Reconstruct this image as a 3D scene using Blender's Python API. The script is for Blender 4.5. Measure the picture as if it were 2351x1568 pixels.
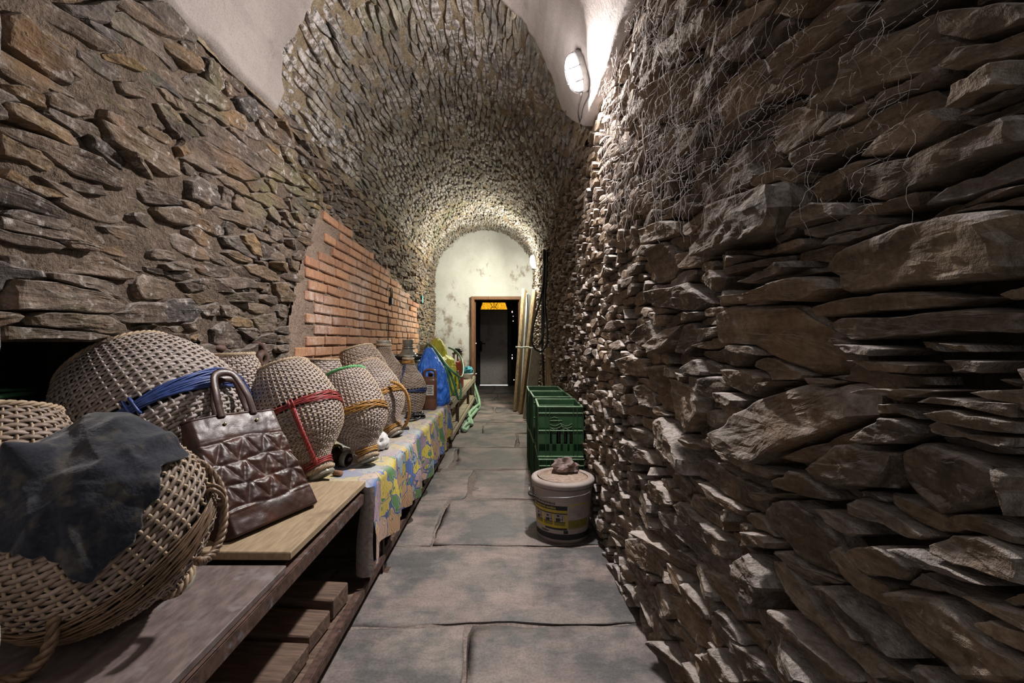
import bpy, math, random
import numpy as np
from mathutils import Matrix, Vector

sc = bpy.context.scene
for o in list(bpy.data.objects):
    bpy.data.objects.remove(o)
COL = sc.collection
random.seed(7)
rng = np.random.default_rng(11)
PI = math.pi

# ------------------------------------------------------------------ camera, world, exposure
F = 1050.0                      # focal length in pixels of the 2351 px wide frame
VX, VY, CH = 1165.0, 784.0, 1.05
cam_d = bpy.data.cameras.new('camera')
cam_d.sensor_width = 36.0
cam_d.lens = 36.0 * F / 2351.0
cam_d.shift_x = (1175.5 - VX) / 2351.0
cam_d.shift_y = 0.0
cam_d.clip_start = 0.02
cam = bpy.data.objects.new('camera', cam_d)
COL.objects.link(cam)
cam.location = (0, 0, CH)
cam.rotation_euler = (PI / 2, 0, 0)
sc.camera = cam
sc.view_settings.view_transform = 'Standard'
sc.view_settings.look = 'None'
sc.view_settings.gamma = 1.0
sc.view_settings.use_curve_mapping = False
sc.view_settings.exposure = 0.0

W = bpy.data.worlds.new('cellar_air')
sc.world = W
W.use_nodes = True
W.node_tree.nodes['Background'].inputs[0].default_value = (1.0, 0.97, 0.94, 1)
W.node_tree.nodes['Background'].inputs[1].default_value = 0.25

LAMP1 = dict(loc=(0.405, 2.33, 2.44), energy=4.0, beam=25.0, down=50.0, color=(1.0, 0.94, 0.905))
LAMP2 = dict(loc=(0.455, 6.83, 2.246), energy=40.0, beam=62.0, down=20.0, color=(1.0, 0.97, 0.79))


def P(px, py, y):
    """point of the cellar at depth y that the photograph shows at px, py"""
    return np.array(((px - VX) * y / F, y, CH - (py - VY) * y / F))


# ------------------------------------------------------------------ noise
def _hash(ix, iy, iz):
    n = (ix * 374761393 + iy * 668265263 + iz * 2147483647 * 3 + 1013904223) & 0xffffffff
    n = ((n ^ (n >> 13)) * 1274126177) & 0xffffffff
    n = ((n ^ (n >> 16)) * 2246822519) & 0xffffffff
    n = n ^ (n >> 15)
    return (n & 0xffff) / 65535.0


def vnoise(x, y, z=0.0):
    x, y, z = np.broadcast_arrays(np.asarray(x, float), np.asarray(y, float), np.asarray(z, float))
    ix, iy, iz = np.floor(x).astype(np.int64), np.floor(y).astype(np.int64), np.floor(z).astype(np.int64)
    fx, fy, fz = x - ix, y - iy, z - iz
    fx, fy, fz = fx * fx * (3 - 2 * fx), fy * fy * (3 - 2 * fy), fz * fz * (3 - 2 * fz)
    r = 0
    for a in (0, 1):
        wx = fx if a else 1 - fx
        for b in (0, 1):
            wy = fy if b else 1 - fy
            for c in (0, 1):
                wz = fz if c else 1 - fz
                r = r + wx * wy * wz * _hash(ix + a, iy + b, iz + c)
    return r * 2 - 1


def fbm(x, y, z=0.0, o=3):
    r, a, t = 0, 1.0, 0
    for k in range(o):
        r = r + a * vnoise(np.asarray(x) * 2 ** k + 17 * k, np.asarray(y) * 2 ** k + 5 * k, np.asarray(z) * 2 ** k)
        t += a
        a *= 0.5
    return r / t


# ------------------------------------------------------------------ mesh helpers
def mk(name, V, Fs, mat=None, parent=None, smooth=False, attr=None, uv=None, center=False, link=True):
    """one mesh object from arrays; Fs is a list of (k, n) index arrays"""
    V = np.asarray(V, np.float32).reshape(-1, 3)
    if isinstance(Fs, np.ndarray):
        Fs = [Fs]
    Fs = [np.asarray(f, np.int32).reshape(len(f), -1) for f in Fs if len(f)]
    c = np.zeros(3)
    if center:
        c = (V.min(0) + V.max(0)) / 2
        V = V - c
    me = bpy.data.meshes.new(name)
    me.vertices.add(len(V))
    me.vertices.foreach_set('co', V.astype(np.float32).ravel())
    idx = np.concatenate([f.ravel() for f in Fs])
    tot = np.concatenate([np.full(len(f), f.shape[1], np.int32) for f in Fs])
    start = np.concatenate([[0], np.cumsum(tot)[:-1]]).astype(np.int32)
    me.loops.add(len(idx))
    me.loops.foreach_set('vertex_index', idx.astype(np.int32))
    me.polygons.add(len(tot))
    me.polygons.foreach_set('loop_start', start)
    me.polygons.foreach_set('loop_total', tot)
    me.polygons.foreach_set('use_smooth', np.full(len(tot), bool(smooth)))
    if attr:
        for k, a in attr.items():
            at = me.attributes.new(k, 'FLOAT', 'POINT')
            at.data.foreach_set('value', np.asarray(a, np.float32).ravel())
    if uv is not None:
        ul = me.uv_layers.new(name='UVMap')
        ul.data.foreach_set('uv', np.asarray(uv, np.float32)[idx].ravel())
    me.update(calc_edges=True)
    me.validate()
    if mat:
        me.materials.append(mat)
    o = bpy.data.objects.new(name, me)
    if link:
        COL.objects.link(o)
    if center:
        o.location = c
    if parent:
        o.parent = parent
    return o


class MB:
    """collects shapes, build() links them as one mesh object"""
    def __init__(s):
        s.V, s.F, s.n, s.A, s.U = [], [], 0, [], []

    def add(s, V, Fs, a=0.0, uv=None):
        V = np.asarray(V, float).reshape(-1, 3)
        if isinstance(Fs, np.ndarray):
            Fs = [Fs]
        for f in Fs:
            f = np.asarray(f, int)
            if len(f):
                s.F.append(f.reshape(len(f), -1) + s.n)
        s.V.append(V)
        s.A.append(np.broadcast_to(np.asarray(a, float), (len(V),)))
        s.U.append(np.zeros((len(V), 2)) if uv is None else uv)
        s.n += len(V)
        return s

    def build(s, name, mat=None, parent=None, smooth=False, center=False, uv=False):
        return mk(name, np.concatenate(s.V), s.F, mat, parent, smooth, {'rnd': np.concatenate(s.A)},
                  np.concatenate(s.U) if uv else None, center)


def box(c, d, rot=None, bev=0.0):
    """axis box, optionally with chamfered edges, centre c, full size d, rot = Matrix or (rx,ry,rz)"""
    c = np.asarray(c, float)
    h = np.asarray(d, float) / 2
    if bev <= 0:
        V = np.array([[sx, sy, sz] for sx in (-1, 1) for sy in (-1, 1) for sz in (-1, 1)], float) * h
        Fs = [np.array([[0, 1, 3, 2], [4, 6, 7, 5], [0, 4, 5, 1], [2, 3, 7, 6], [0, 2, 6, 4], [1, 5, 7, 3]])]
    else:
        b = min(bev, h.min() * 0.9)
        V, Q, T = [], [], []
        ix = {}
        for sx in (-1, 1):
            for sy in (-1, 1):
                for sz in (-1, 1):
                    s = np.array((sx, sy, sz))
                    for ax in range(3):
                        p = s * (h - b)
                        p[ax] = s[ax] * h[ax]
                        ix[(sx, sy, sz, ax)] = len(V)
                        V.append(p)
        for ax in range(3):
            o1, o2 = [a for a in range(3) if a != ax]
            for sg in (-1, 1):
                q = []
                for a, b2 in ((-1, -1), (1, -1), (1, 1), (-1, 1)):
                    k = [0, 0, 0]
                    k[ax], k[o1], k[o2] = sg, a, b2
                    q.append(ix[(*k, ax)])
                Q.append(q)
            for a in (-1, 1):
                for b2 in (-1, 1):
                    k0, k1 = [0, 0, 0], [0, 0, 0]
                    k0[ax], k1[ax] = -1, 1
                    k0[o1] = k1[o1] = a
                    k0[o2] = k1[o2] = b2
                    Q.append([ix[(*k0, o1)], ix[(*k1, o1)], ix[(*k1, o2)], ix[(*k0, o2)]])
        for sx in (-1, 1):
            for sy in (-1, 1):
                for sz in (-1, 1):
                    T.append([ix[(sx, sy, sz, a)] for a in range(3)])
        V = np.array(V)
        Fs = [np.array(Q), np.array(T)]
        Fs = [orient(V, f) for f in Fs]
    if rot is not None:
        R = np.array(rot.to_3x3()) if isinstance(rot, Matrix) else np.array(Matrix.Rotation(rot[2], 3, 'Z') @ Matrix.Rotation(rot[1], 3, 'Y') @ Matrix.Rotation(rot[0], 3, 'X'))
        V = V @ R.T
    return V + c, Fs


def orient(V, f):
    f = f.copy()
    for i, q in enumerate(f):
        n = np.cross(V[q[1]] - V[q[0]], V[q[2]] - V[q[0]])
        if np.dot(n, V[q].mean(0)) < 0:
            f[i] = q[::-1]
    return f


def beam(a, b, w, t, up=(0, 0, 1), bev=0.0):
    """box running from a to b, w wide (across), t thick (along up)"""
    a, b, up = np.asarray(a, float), np.asarray(b, float), np.asarray(up, float)
    d = b - a
    L = np.linalg.norm(d)
    z = d / L
    x = np.cross(up, z)
    x /= np.linalg.norm(x)
    y = np.cross(z, x)
    V, Fs = box((0, 0, 0), (w, t, L), None, bev)
    return V @ np.array([x, y, z]) + (a + b) / 2, Fs


def resample(p, n, closed=False):
    p = np.asarray(p, float)
    if closed:
        p = np.vstack([p, p[:1]])
    s = np.concatenate([[0], np.cumsum(np.linalg.norm(np.diff(p, axis=0), axis=1))])
    t = np.linspace(0, s[-1], n, endpoint=not closed)
    return np.stack([np.interp(t, s, p[:, k]) for k in range(p.shape[1])], 1)


def spline(p, n, closed=False):
    """Catmull-Rom through p, n points"""
    p = np.asarray(p, float)
    m = len(p)
    if closed:
        q = np.vstack([p[-1:], p, p[:2]])
        segs = m
    else:
        q = np.vstack([2 * p[0] - p[1], p, 2 * p[-1] - p[-2]])
        segs = m - 1
    u = np.linspace(0, segs, n, endpoint=not closed)
    i = np.minimum(u.astype(int), segs - 1)
    t = (u - i)[:, None]
    a, b, c, d = q[i], q[i + 1], q[i + 2], q[i + 3]
    return 0.5 * (2 * b + (c - a) * t + (2 * a - 5 * b + 4 * c - d) * t ** 2 + (3 * b - a - 3 * c + d) * t ** 3)


def tube(p, r, n=6, closed=False, flat=None, caps=True):
    """tube along p; flat = (normals, thickness factor) squeezes it along given normals"""
    p = np.asarray(p, float)
    m = len(p)
    if closed:
        T = np.roll(p, -1, 0) - np.roll(p, 1, 0)
    else:
        T = np.gradient(p, axis=0)
    T /= np.linalg.norm(T, axis=1)[:, None] + 1e-12
    if flat is not None:
        N = flat[0] - T * np.sum(flat[0] * T, 1)[:, None]
        N /= np.linalg.norm(N, axis=1)[:, None] + 1e-12
        k = flat[1]
    else:
        k = 1.0
        N = np.zeros_like(p)
        v = np.array((0, 0, 1.0)) if abs(T[0, 2]) < 0.9 else np.array((1.0, 0, 0))
        v = v - T[0] * np.dot(v, T[0])
        v /= np.linalg.norm(v)
        for i in range(m):
            v = v - T[i] * np.dot(v, T[i])
            v /= np.linalg.norm(v) + 1e-12
            N[i] = v
        if closed:
            b0 = np.cross(T[0], N[0])
            ang = math.atan2(np.dot(N[-1], b0), np.dot(N[-1], N[0]))
            a = -ang * np.arange(m) / m
            B = np.cross(T, N)
            N = N * np.cos(a)[:, None] + B * np.sin(a)[:, None]
    B = np.cross(T, N)
    r = np.broadcast_to(np.asarray(r, float), (m,))
    th = np.arange(n) * 2 * PI / n
    V = p[:, None, :] + r[:, None, None] * (k * np.cos(th)[None, :, None] * N[:, None, :] + np.sin(th)[None, :, None] * B[:, None, :])
    V = V.reshape(-1, 3)
    mm = m if closed else m - 1
    i = np.arange(mm)[:, None] * n
    i2 = (np.arange(mm)[:, None] + 1) % m * n
    j = np.arange(n)[None, :]
    j2 = (j + 1) % n
    Q = np.stack([i + j, i + j2, i2 + j2, i2 + j], -1).reshape(-1, 4)
    Fs = [Q]
    if caps and not closed:
        Fs.append(np.arange(n)[::-1][None, :])
        Fs.append(((m - 1) * n + np.arange(n))[None, :])
    return V, Fs


def rope(p, r, turns, strands=3, n=5, m=None):
    """twisted rope: strands helixed about path p; list of (V, F)"""
    m = m or max(24, int(turns * 8))
    p = spline(p, m)
    T = np.gradient(p, axis=0)
    T /= np.linalg.norm(T, axis=1)[:, None]
    v = np.array((0.3, 0.5, 1.0))
    N = []
    for t in T:
        v = v - t * np.dot(v, t)
        v = v / np.linalg.norm(v)
        N.append(v)
    N = np.array(N)
    B = np.cross(T, N)
    out = []
    for k in range(strands):
        a = np.linspace(0, turns * 2 * PI, m) + k * 2 * PI / strands
        q = p + r * 0.55 * (np.cos(a)[:, None] * N + np.sin(a)[:, None] * B)
        out.append(tube(q, r * 0.58, n))
    return out


def lathe(prof, n=32, caps=True):
    prof = np.asarray(prof, float)
    th = np.arange(n) * 2 * PI / n
    m = len(prof)
    V = np.stack([prof[:, 0][:, None] * np.cos(th), prof[:, 0][:, None] * np.sin(th), np.repeat(prof[:, 1][:, None], n, 1)], -1).reshape(-1, 3)
    i = np.arange(m - 1)[:, None] * n
    j = np.arange(n)[None, :]
    j2 = (j + 1) % n
    Fs = [np.stack([i + j, i + j2, i + n + j2, i + n + j], -1).reshape(-1, 4)]
    if caps:
        if prof[0, 0] > 1e-5:
            Fs.append(np.arange(n)[::-1][None, :])
        if prof[-1, 0] > 1e-5:
            Fs.append(((m - 1) * n + np.arange(n))[None, :])
    return V, Fs


def gridf(m, n):
    i = np.arange(m - 1)[:, None] * n
    j = np.arange(n - 1)[None, :]
    return np.stack([i + j, i + j + 1, i + n + j + 1, i + n + j], -1).reshape(-1, 4)


def ball(c, r, n=10, m=7, sq=(1, 1, 1)):
    a = np.linspace(-PI / 2, PI / 2, m)
    V, Fs = lathe(np.stack([np.cos(a), np.sin(a)], 1), n, False)
    return V * r * np.asarray(sq) + np.asarray(c), Fs


def tag(o, label, cat, group=None, kind=None):
    o['label'] = label
    o['category'] = cat
    if group:
        o['group'] = group
    if kind:
        o['kind'] = kind
    return o


def thing(name, label, cat, loc=(0, 0, 0), rot=None, group=None):
    o = bpy.data.objects.new(name, None)
    o.empty_display_size = 0.05
    COL.objects.link(o)
    if rot is None:
        o.location = loc
    else:
        M = rot.to_4x4() if isinstance(rot, Matrix) else (Matrix.Rotation(rot[2], 4, 'Z') @ Matrix.Rotation(rot[1], 4, 'Y') @ Matrix.Rotation(rot[0], 4, 'X'))
        M = M.copy()
        M.translation = Vector(loc)
        o.matrix_world = M
    return tag(o, label, cat, group)


def copy_tree(o, parent=None):
    c = o.copy()
    COL.objects.link(c)
    if parent:
        c.parent = parent
    for ch in list(o.children):
        copy_tree(ch, c)
    return c


# ------------------------------------------------------------------ materials
class NT:
    def __init__(s, name):
        s.m = bpy.data.materials.new(name)
        s.m.use_nodes = True
        s.t = s.m.node_tree
        s.t.nodes.clear()
        s.out = s.n('ShaderNodeOutputMaterial')
        s.b = s.n('ShaderNodeBsdfPrincipled')
        s.t.links.new(s.b.outputs[0], s.out.inputs[0])

    def n(s, ty, **kw):
        nd = s.t.nodes.new(ty)
        for k, v in kw.items():
            setattr(nd, k, v)
        return nd

    def put(s, sock, v):
        if hasattr(v, 'is_output') or isinstance(v, bpy.types.NodeSocket):
            s.t.links.new(v, sock)
        elif v is not None:
            if isinstance(v, (tuple, list)) and len(v) == 3 and sock.type == 'RGBA':
                v = (*v, 1)
            sock.default_value = v

    def pos(s, scale=(1, 1, 1), obj=False):
        if obj:
            src = s.n('ShaderNodeTexCoord').outputs['Object']
        else:
            src = s.n('ShaderNodeNewGeometry').outputs['Position']
        mp = s.n('ShaderNodeMapping')
        s.put(mp.inputs['Vector'], src)
        mp.inputs['Scale'].default_value = scale
        return mp.outputs[0]

    def noise(s, vec, scale=5, detail=3, rough=0.55, dist=0.0):
        nd = s.n('ShaderNodeTexNoise')
        s.put(nd.inputs['Vector'], vec)
        nd.inputs['Scale'].default_value = scale
        nd.inputs['Detail'].default_value = detail
        nd.inputs['Roughness'].default_value = rough
        nd.inputs['Distortion'].default_value = dist
        return nd.outputs['Fac']

    def ramp(s, fac, stops, const=False):
        nd = s.n('ShaderNodeValToRGB')
        s.put(nd.inputs[0], fac)
        if const:
            nd.color_ramp.interpolation = 'CONSTANT'
        el = nd.color_ramp.elements
        while len(el) < len(stops):
            el.new(0.5)
        for e, (p, c) in zip(el, stops):
            e.position = p
            c = c if isinstance(c, (tuple, list)) else (c, c, c)
            e.color = (*c, 1)
        return nd.outputs[0]

    def mix(s, a, b, fac, mode='MIX'):
        nd = s.n('ShaderNodeMix', data_type='RGBA', blend_type=mode)
        s.put(nd.inputs[0], fac)
        s.put(nd.inputs[6], a)
        s.put(nd.inputs[7], b)
        return nd.outputs[2]

    def math(s, op, a, b=None, clamp=False):
        nd = s.n('ShaderNodeMath', operation=op, use_clamp=clamp)
        s.put(nd.inputs[0], a)
        if b is not None:
            s.put(nd.inputs[1], b)
        return nd.outputs[0]

    def attr(s, name):
        return s.n('ShaderNodeAttribute', attribute_name=name).outputs['Fac']

    def upness(s, lo=0.2, hi=0.9):
        g = s.n('ShaderNodeNewGeometry')
        x = s.n('ShaderNodeSeparateXYZ')
        s.put(x.inputs[0], g.outputs['Normal'])
        mr = s.n('ShaderNodeMapRange')
        s.put(mr.inputs[0], x.outputs['Z'])
        mr.inputs[1].default_value = lo
        mr.inputs[2].default_value = hi
        return mr.outputs[0]

    def bump(s, h, strength=0.5, dist=0.01):
        nd = s.n('ShaderNodeBump')
        s.put(nd.inputs['Height'], h)
        nd.inputs['Strength'].default_value = strength
        nd.inputs['Distance'].default_value = dist
        s.t.links.new(nd.outputs[0], s.b.inputs['Normal'])

    def done(s, col=None, rough=0.85, spec=0.3, metal=0.0, **kw):
        if col is not None:
            s.put(s.b.inputs['Base Color'], col)
        s.put(s.b.inputs['Roughness'], rough)
        s.put(s.b.inputs['Specular IOR Level'], spec)
        s.put(s.b.inputs['Metallic'], metal)
        for k, v in kw.items():
            s.put(s.b.inputs[k.replace('_', ' ')], v)
        return s.m


def simple(name, col, rough=0.6, spec=0.3, metal=0.0, var=0.25, scale=30, bump=0.0, bscale=None, stretch=(1, 1, 1), dirt=None, obj=True, **kw):
    t = NT(name)
    v = t.pos(stretch, obj)
    f = t.noise(v, scale, 4)
    lo = tuple(c * (1 - var) for c in col)
    hi = tuple(min(1, c * (1 + var)) for c in col)
    c = t.ramp(f, [(0.3, lo), (0.7, hi)])
    if dirt:
        g = t.noise(t.pos((1, 1, 1), obj), dirt[2] if len(dirt) > 2 else 8, 5)
        c = t.mix(c, dirt[0], t.ramp(g, [(dirt[1], 0), (dirt[1] + 0.18, 1)]))
    if bump:
        t.bump(t.noise(v, bscale or scale, 4), bump, 0.004)
    return t.done(c, rough, spec, metal, **kw)


def emit(name, col, strength):
    t = NT(name)
    t.done((0.8, 0.8, 0.8), 0.4)
    t.put(t.b.inputs['Emission Color'], col)
    t.b.inputs['Emission Strength'].default_value = strength
    return t.m


def stone_mat(name, stops, dust_glint=(0.42, 0.39, 0.37), dust_amt=0.6, edge_amt=0.0, contrast=0.75, white=None, white_th=0.62, moss=0.0, strata=(9, 3, 55), bump=0.8):
    t = NT(name)
    r = t.attr('rnd')
    base = t.ramp(r, stops)
    p1 = t.pos((1, 1, 1))
    ps = t.pos(strata)
    n1 = t.noise(p1, 9, 5, 0.6)
    n2 = t.noise(ps, 1.0, 5, 0.65, 0.4)
    n3 = t.noise(p1, 90, 3, 0.6)
    c = t.mix(base, t.ramp(n1, [(0.3, 0.42), (0.52, 0.8), (0.72, 1.3)]), 1.0, 'MULTIPLY')
    c = t.mix(c, t.ramp(n2, [(0.32, 0.5), (0.6, 1.15)]), contrast, 'MULTIPLY')
    c = t.mix(c, t.ramp(n3, [(0.32, 0.55), (0.6, 1.2)]), 0.6, 'MULTIPLY')
    n5 = t.noise(p1, 3.1, 3)
    c = t.mix(c, (0.23, 0.125, 0.05), t.math('MULTIPLY', t.ramp(n5, [(0.55, 0), (0.72, 1)]), 0.45))
    if moss:
        nm = t.noise(p1, 2.3, 4)
        c = t.mix(c, (0.17, 0.19, 0.06), t.math('MULTIPLY', t.ramp(nm, [(0.56, 0), (0.7, 1)]), moss))
    if white:
        nw = t.noise(p1, 26, 6, 0.7)
        nl = t.noise(p1, 2.0, 3)
        f = t.math('MULTIPLY', t.ramp(nw, [(white_th - 0.06, 0), (white_th + 0.06, 1)]), t.ramp(nl, [(0.4, 0.1), (0.6, 1)]))
        c = t.mix(c, white, f)
    f = t.math('MULTIPLY', t.upness(0.15, 0.85), t.ramp(t.noise(p1, 40, 4), [(0.3, 0.25), (0.6, 1)]))
    c = t.mix(c, dust_glint, t.math('MULTIPLY', f, dust_amt))
    if edge_amt:
        fe = t.math('MULTIPLY', t.attr('edge'), t.upness(-.25, .5))
        fe = t.math('MULTIPLY', fe, t.ramp(t.noise(p1, 34, 5, .7), [(.40, 0), (.62, 1)]))
        c = t.mix(c, dust_glint, t.math('MULTIPLY', fe, edge_amt))  # pale rims: settled dust plus light caught on sharp edges, put into colour
    n4 = t.noise(p1, 30, 6, 0.75)
    h = t.math('ADD', t.math('MULTIPLY', n2, 1.0), t.math('MULTIPLY', n3, 0.5))
    h = t.math('ADD', h, t.math('MULTIPLY', n4, 1.3))
    t.bump(h, bump, 0.012)
    return t.done(c, 0.88, 0.22)


M = {}
M['stone_r'] = stone_mat('schist_right', [(0, (.14, .105, .08)), (.35, (.20, .148, .105)), (.6, (.245, .178, .122)), (.8, (.27, .195, .128)), (1, (.20, .162, .138))], dust_glint=(.54, .49, .465), dust_amt=.52, edge_amt=.85, white=(.5, .46, .44), white_th=.66)
M['stone_l'] = stone_mat('schist_left', [(0, (.09, .067, .055)), (.3, (.155, .116, .093)), (.6, (.195, .142, .103)), (.75, (.115, .10, .094)), (.87, (.24, .155, .08)), (1, (.165, .128, .108))], dust_glint=(.4, .36, .33), dust_amt=.4, edge_amt=.4, contrast=.95, white=(.52, .48, .45), white_th=.61, moss=.3)
M['stone_v'] = stone_mat('schist_vault', [(0, (.15, .13, .118)), (.3, (.23, .198, .168)), (.55, (.30, .255, .19)), (.75, (.235, .225, .215)), (1, (.36, .32, .26))], dust_amt=0, white=(.56, .52, .51), white_th=.52, moss=.35, strata=(40, 3, 40))


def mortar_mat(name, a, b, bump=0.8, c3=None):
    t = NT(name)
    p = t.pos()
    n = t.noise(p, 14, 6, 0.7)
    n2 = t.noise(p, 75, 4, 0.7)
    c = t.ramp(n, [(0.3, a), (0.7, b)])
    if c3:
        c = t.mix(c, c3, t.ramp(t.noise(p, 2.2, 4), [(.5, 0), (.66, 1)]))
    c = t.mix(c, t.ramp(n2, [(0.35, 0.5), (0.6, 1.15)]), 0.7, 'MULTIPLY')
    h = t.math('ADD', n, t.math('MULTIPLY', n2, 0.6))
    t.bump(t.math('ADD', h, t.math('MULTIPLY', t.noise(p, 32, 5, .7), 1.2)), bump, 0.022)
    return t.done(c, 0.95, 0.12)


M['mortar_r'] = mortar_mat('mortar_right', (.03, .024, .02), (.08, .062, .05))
M['mortar_l'] = mortar_mat('mortar_left', (.10, .075, .058), (.21, .158, .123), 1.0)
M['mortar_v'] = mortar_mat('mortar_vault', (.19, .145, .10), (.33, .265, .18))
M['mortar_b'] = mortar_mat('mortar_brick', (.26, .19, .15), (.36, .27, .21))
M['mortar_f'] = mortar_mat('joint_floor', (.20, .16, .145), (.31, .26, .235), .5)


def plaster_mat(name, a, b, stain, th=.56, low=0.0, bump=.25):
    t = NT(name)
    p = t.pos()
    n = t.noise(p, 3, 6, .6)
    c = t.ramp(n, [(.3, a), (.7, b)])
    n2 = t.noise(t.pos((1.0, 1.0, .7)), 3.4, 9, .72)
    if low:
        sx = t.n('ShaderNodeSeparateXYZ')
        t.put(sx.inputs[0], p)
        mr = t.n('ShaderNodeMapRange')
        t.put(mr.inputs[0], sx.outputs['Z'])
        mr.inputs[1].default_value, mr.inputs[2].default_value = 2.45, .9
        mr.inputs[3].default_value, mr.inputs[4].default_value = 0, low
        n2 = t.math('ADD', n2, mr.outputs[0])
    c = t.mix(c, stain, t.ramp(n2, [(th, 0), (th + .09, .85)]))
    n3 = t.noise(p, 160, 2)
    c = t.mix(c, t.ramp(n3, [(.3, .75), (.55, 1.05)]), .6, 'MULTIPLY')
    t.bump(t.math('ADD', t.noise(p, 55, 5, .7), t.noise(p, 6, 4)), bump, .008)
    return t.done(c, .93, .15)


M['plaster_end'] = plaster_mat('plaster_end_wall', (.44, .44, .42), (.55, .555, .535), (.21, .165, .13), .60, .13)
M['plaster_v'] = plaster_mat('plaster_vault', (.27, .235, .22), (.345, .305, .285), (.17, .14, .13), .62, bump=.5)
M['plaster_j'] = plaster_mat('plaster_jamb', (.5, .46, .43), (.62, .58, .55), (.3, .26, .23), .6, bump=.8)


def brick_mat():
    t = NT('brick_clay')
    r = t.attr('rnd')
    p = t.pos()
    c = t.ramp(r, [(0, (.32, .165, .108)), (.4, (.41, .22, .135)), (.75, (.47, .255, .15)), (1, (.38, .225, .155))])
    n = t.noise(t.pos((1, 3, 1)), 24, 5, .65)
    c = t.mix(c, t.ramp(n, [(.3, .62), (.6, 1.1)]), .9, 'MULTIPLY')
    nw = t.noise(t.pos((1, 1, 1.5)), 1.35, 3)
    c = t.mix(c, (.58, .46, .41), t.math('MULTIPLY', t.ramp(nw, [(.53, 0), (.64, 1)]), t.ramp(t.noise(p, 22, 5, .7), [(.38, 0), (.6, .8)])))
    t.bump(t.math('ADD', n, t.noise(p, 90, 3)), .5, .008)
    return t.done(c, .9, .18)


M['brick'] = brick_mat()


def flag_mat():
    t = NT('flagstone_slate')
    r = t.attr('rnd')
    p = t.pos()
    c = t.ramp(r, [(0, (.20, .172, .16)), (.5, (.235, .203, .188)), (1, (.27, .232, .21))])
    n = t.noise(p, 3.3, 7, .62)
    c = t.mix(c, (.075, .078, .082), t.ramp(n, [(.44, .8), (.58, 0)]))
    c = t.mix(c, (.34, .255, .235), t.ramp(t.noise(p, 2.1, 5, .6), [(.48, 0), (.64, .8)]))
    n2 = t.noise(t.pos((5, 14, 5)), 1.6, 5, .65, .8)
    c = t.mix(c, t.ramp(n2, [(.35, .7), (.6, 1.1)]), .6, 'MULTIPLY')
    n3 = t.noise(p, 120, 3, .6)
    c = t.mix(c, t.ramp(n3, [(.32, .6), (.6, 1.15)]), .6, 'MULTIPLY')
    t.bump(t.math('ADD', n2, t.math('MULTIPLY', n3, .35)), .35, .006)
    return t.done(c, t.ramp(n, [(.4, .55), (.6, .75)]), .35)


M['flag'] = flag_mat()

# ------------------------------------------------------------------ the shell of the cellar
YEND = 7.9
XL, XR = -1.256, 0.515
VCX, VCZ, VR = -0.385, 2.1, 0.865
TH0, TH1 = math.radians(14), math.radians(166)


def map_right(y, s):
    x = XR - 0.008 * y + 0.0 * s
    return np.stack([x, y, s], -1), np.broadcast_to(np.array((-1.0, 0, 0)), (*np.shape(y), 3))


def map_left(y, s):
    return np.stack([XL + 0 * y, y, s], -1), np.broadcast_to(np.array((1.0, 0, 0)), (*np.shape(y), 3))


def map_vault(y, s):
    th = s / VR
    c, q = np.cos(th), np.sin(th)
    return np.stack([VCX + VR * c, y, VCZ + VR * q], -1), np.stack([-c, 0 * y, -q], -1)


def map_floor(y, s):
    return np.stack([s, y, 0 * y], -1), np.broadcast_to(np.array((0, 0, 1.0)), (*np.shape(y), 3))


def px_right(pts):
    out = []
    for px, py in pts:
        y = 1.0
        for _ in range(6):
            y = (XR - 0.008 * y - 0.02) * F / (px - VX)
        out.append((y, CH - (py - VY) * y / F))
    return np.array(out)


def px_left(pts):
    out = []
    for px, py in pts:
        y = (XL + 0.01) * F / (px - VX)
        out.append((y, CH - (py - VY) * y / F))
    return np.array(out)


def zoomed(polys, ox, oy, k):
    return [[(ox + x / k, oy + y / k) for x, y in p] for p in polys]


def inside(poly, Y, S):
    r = np.zeros(Y.shape, bool)
    j = len(poly) - 1
    for i in range(len(poly)):
        yi, si = poly[i]
        yj, sj = poly[j]
        c = ((si > S) != (sj > S)) & (Y < (yj - yi) * (S - si) / (sj - si + 1e-12) + yi)
        r ^= c
        j = i
    return r


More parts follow.
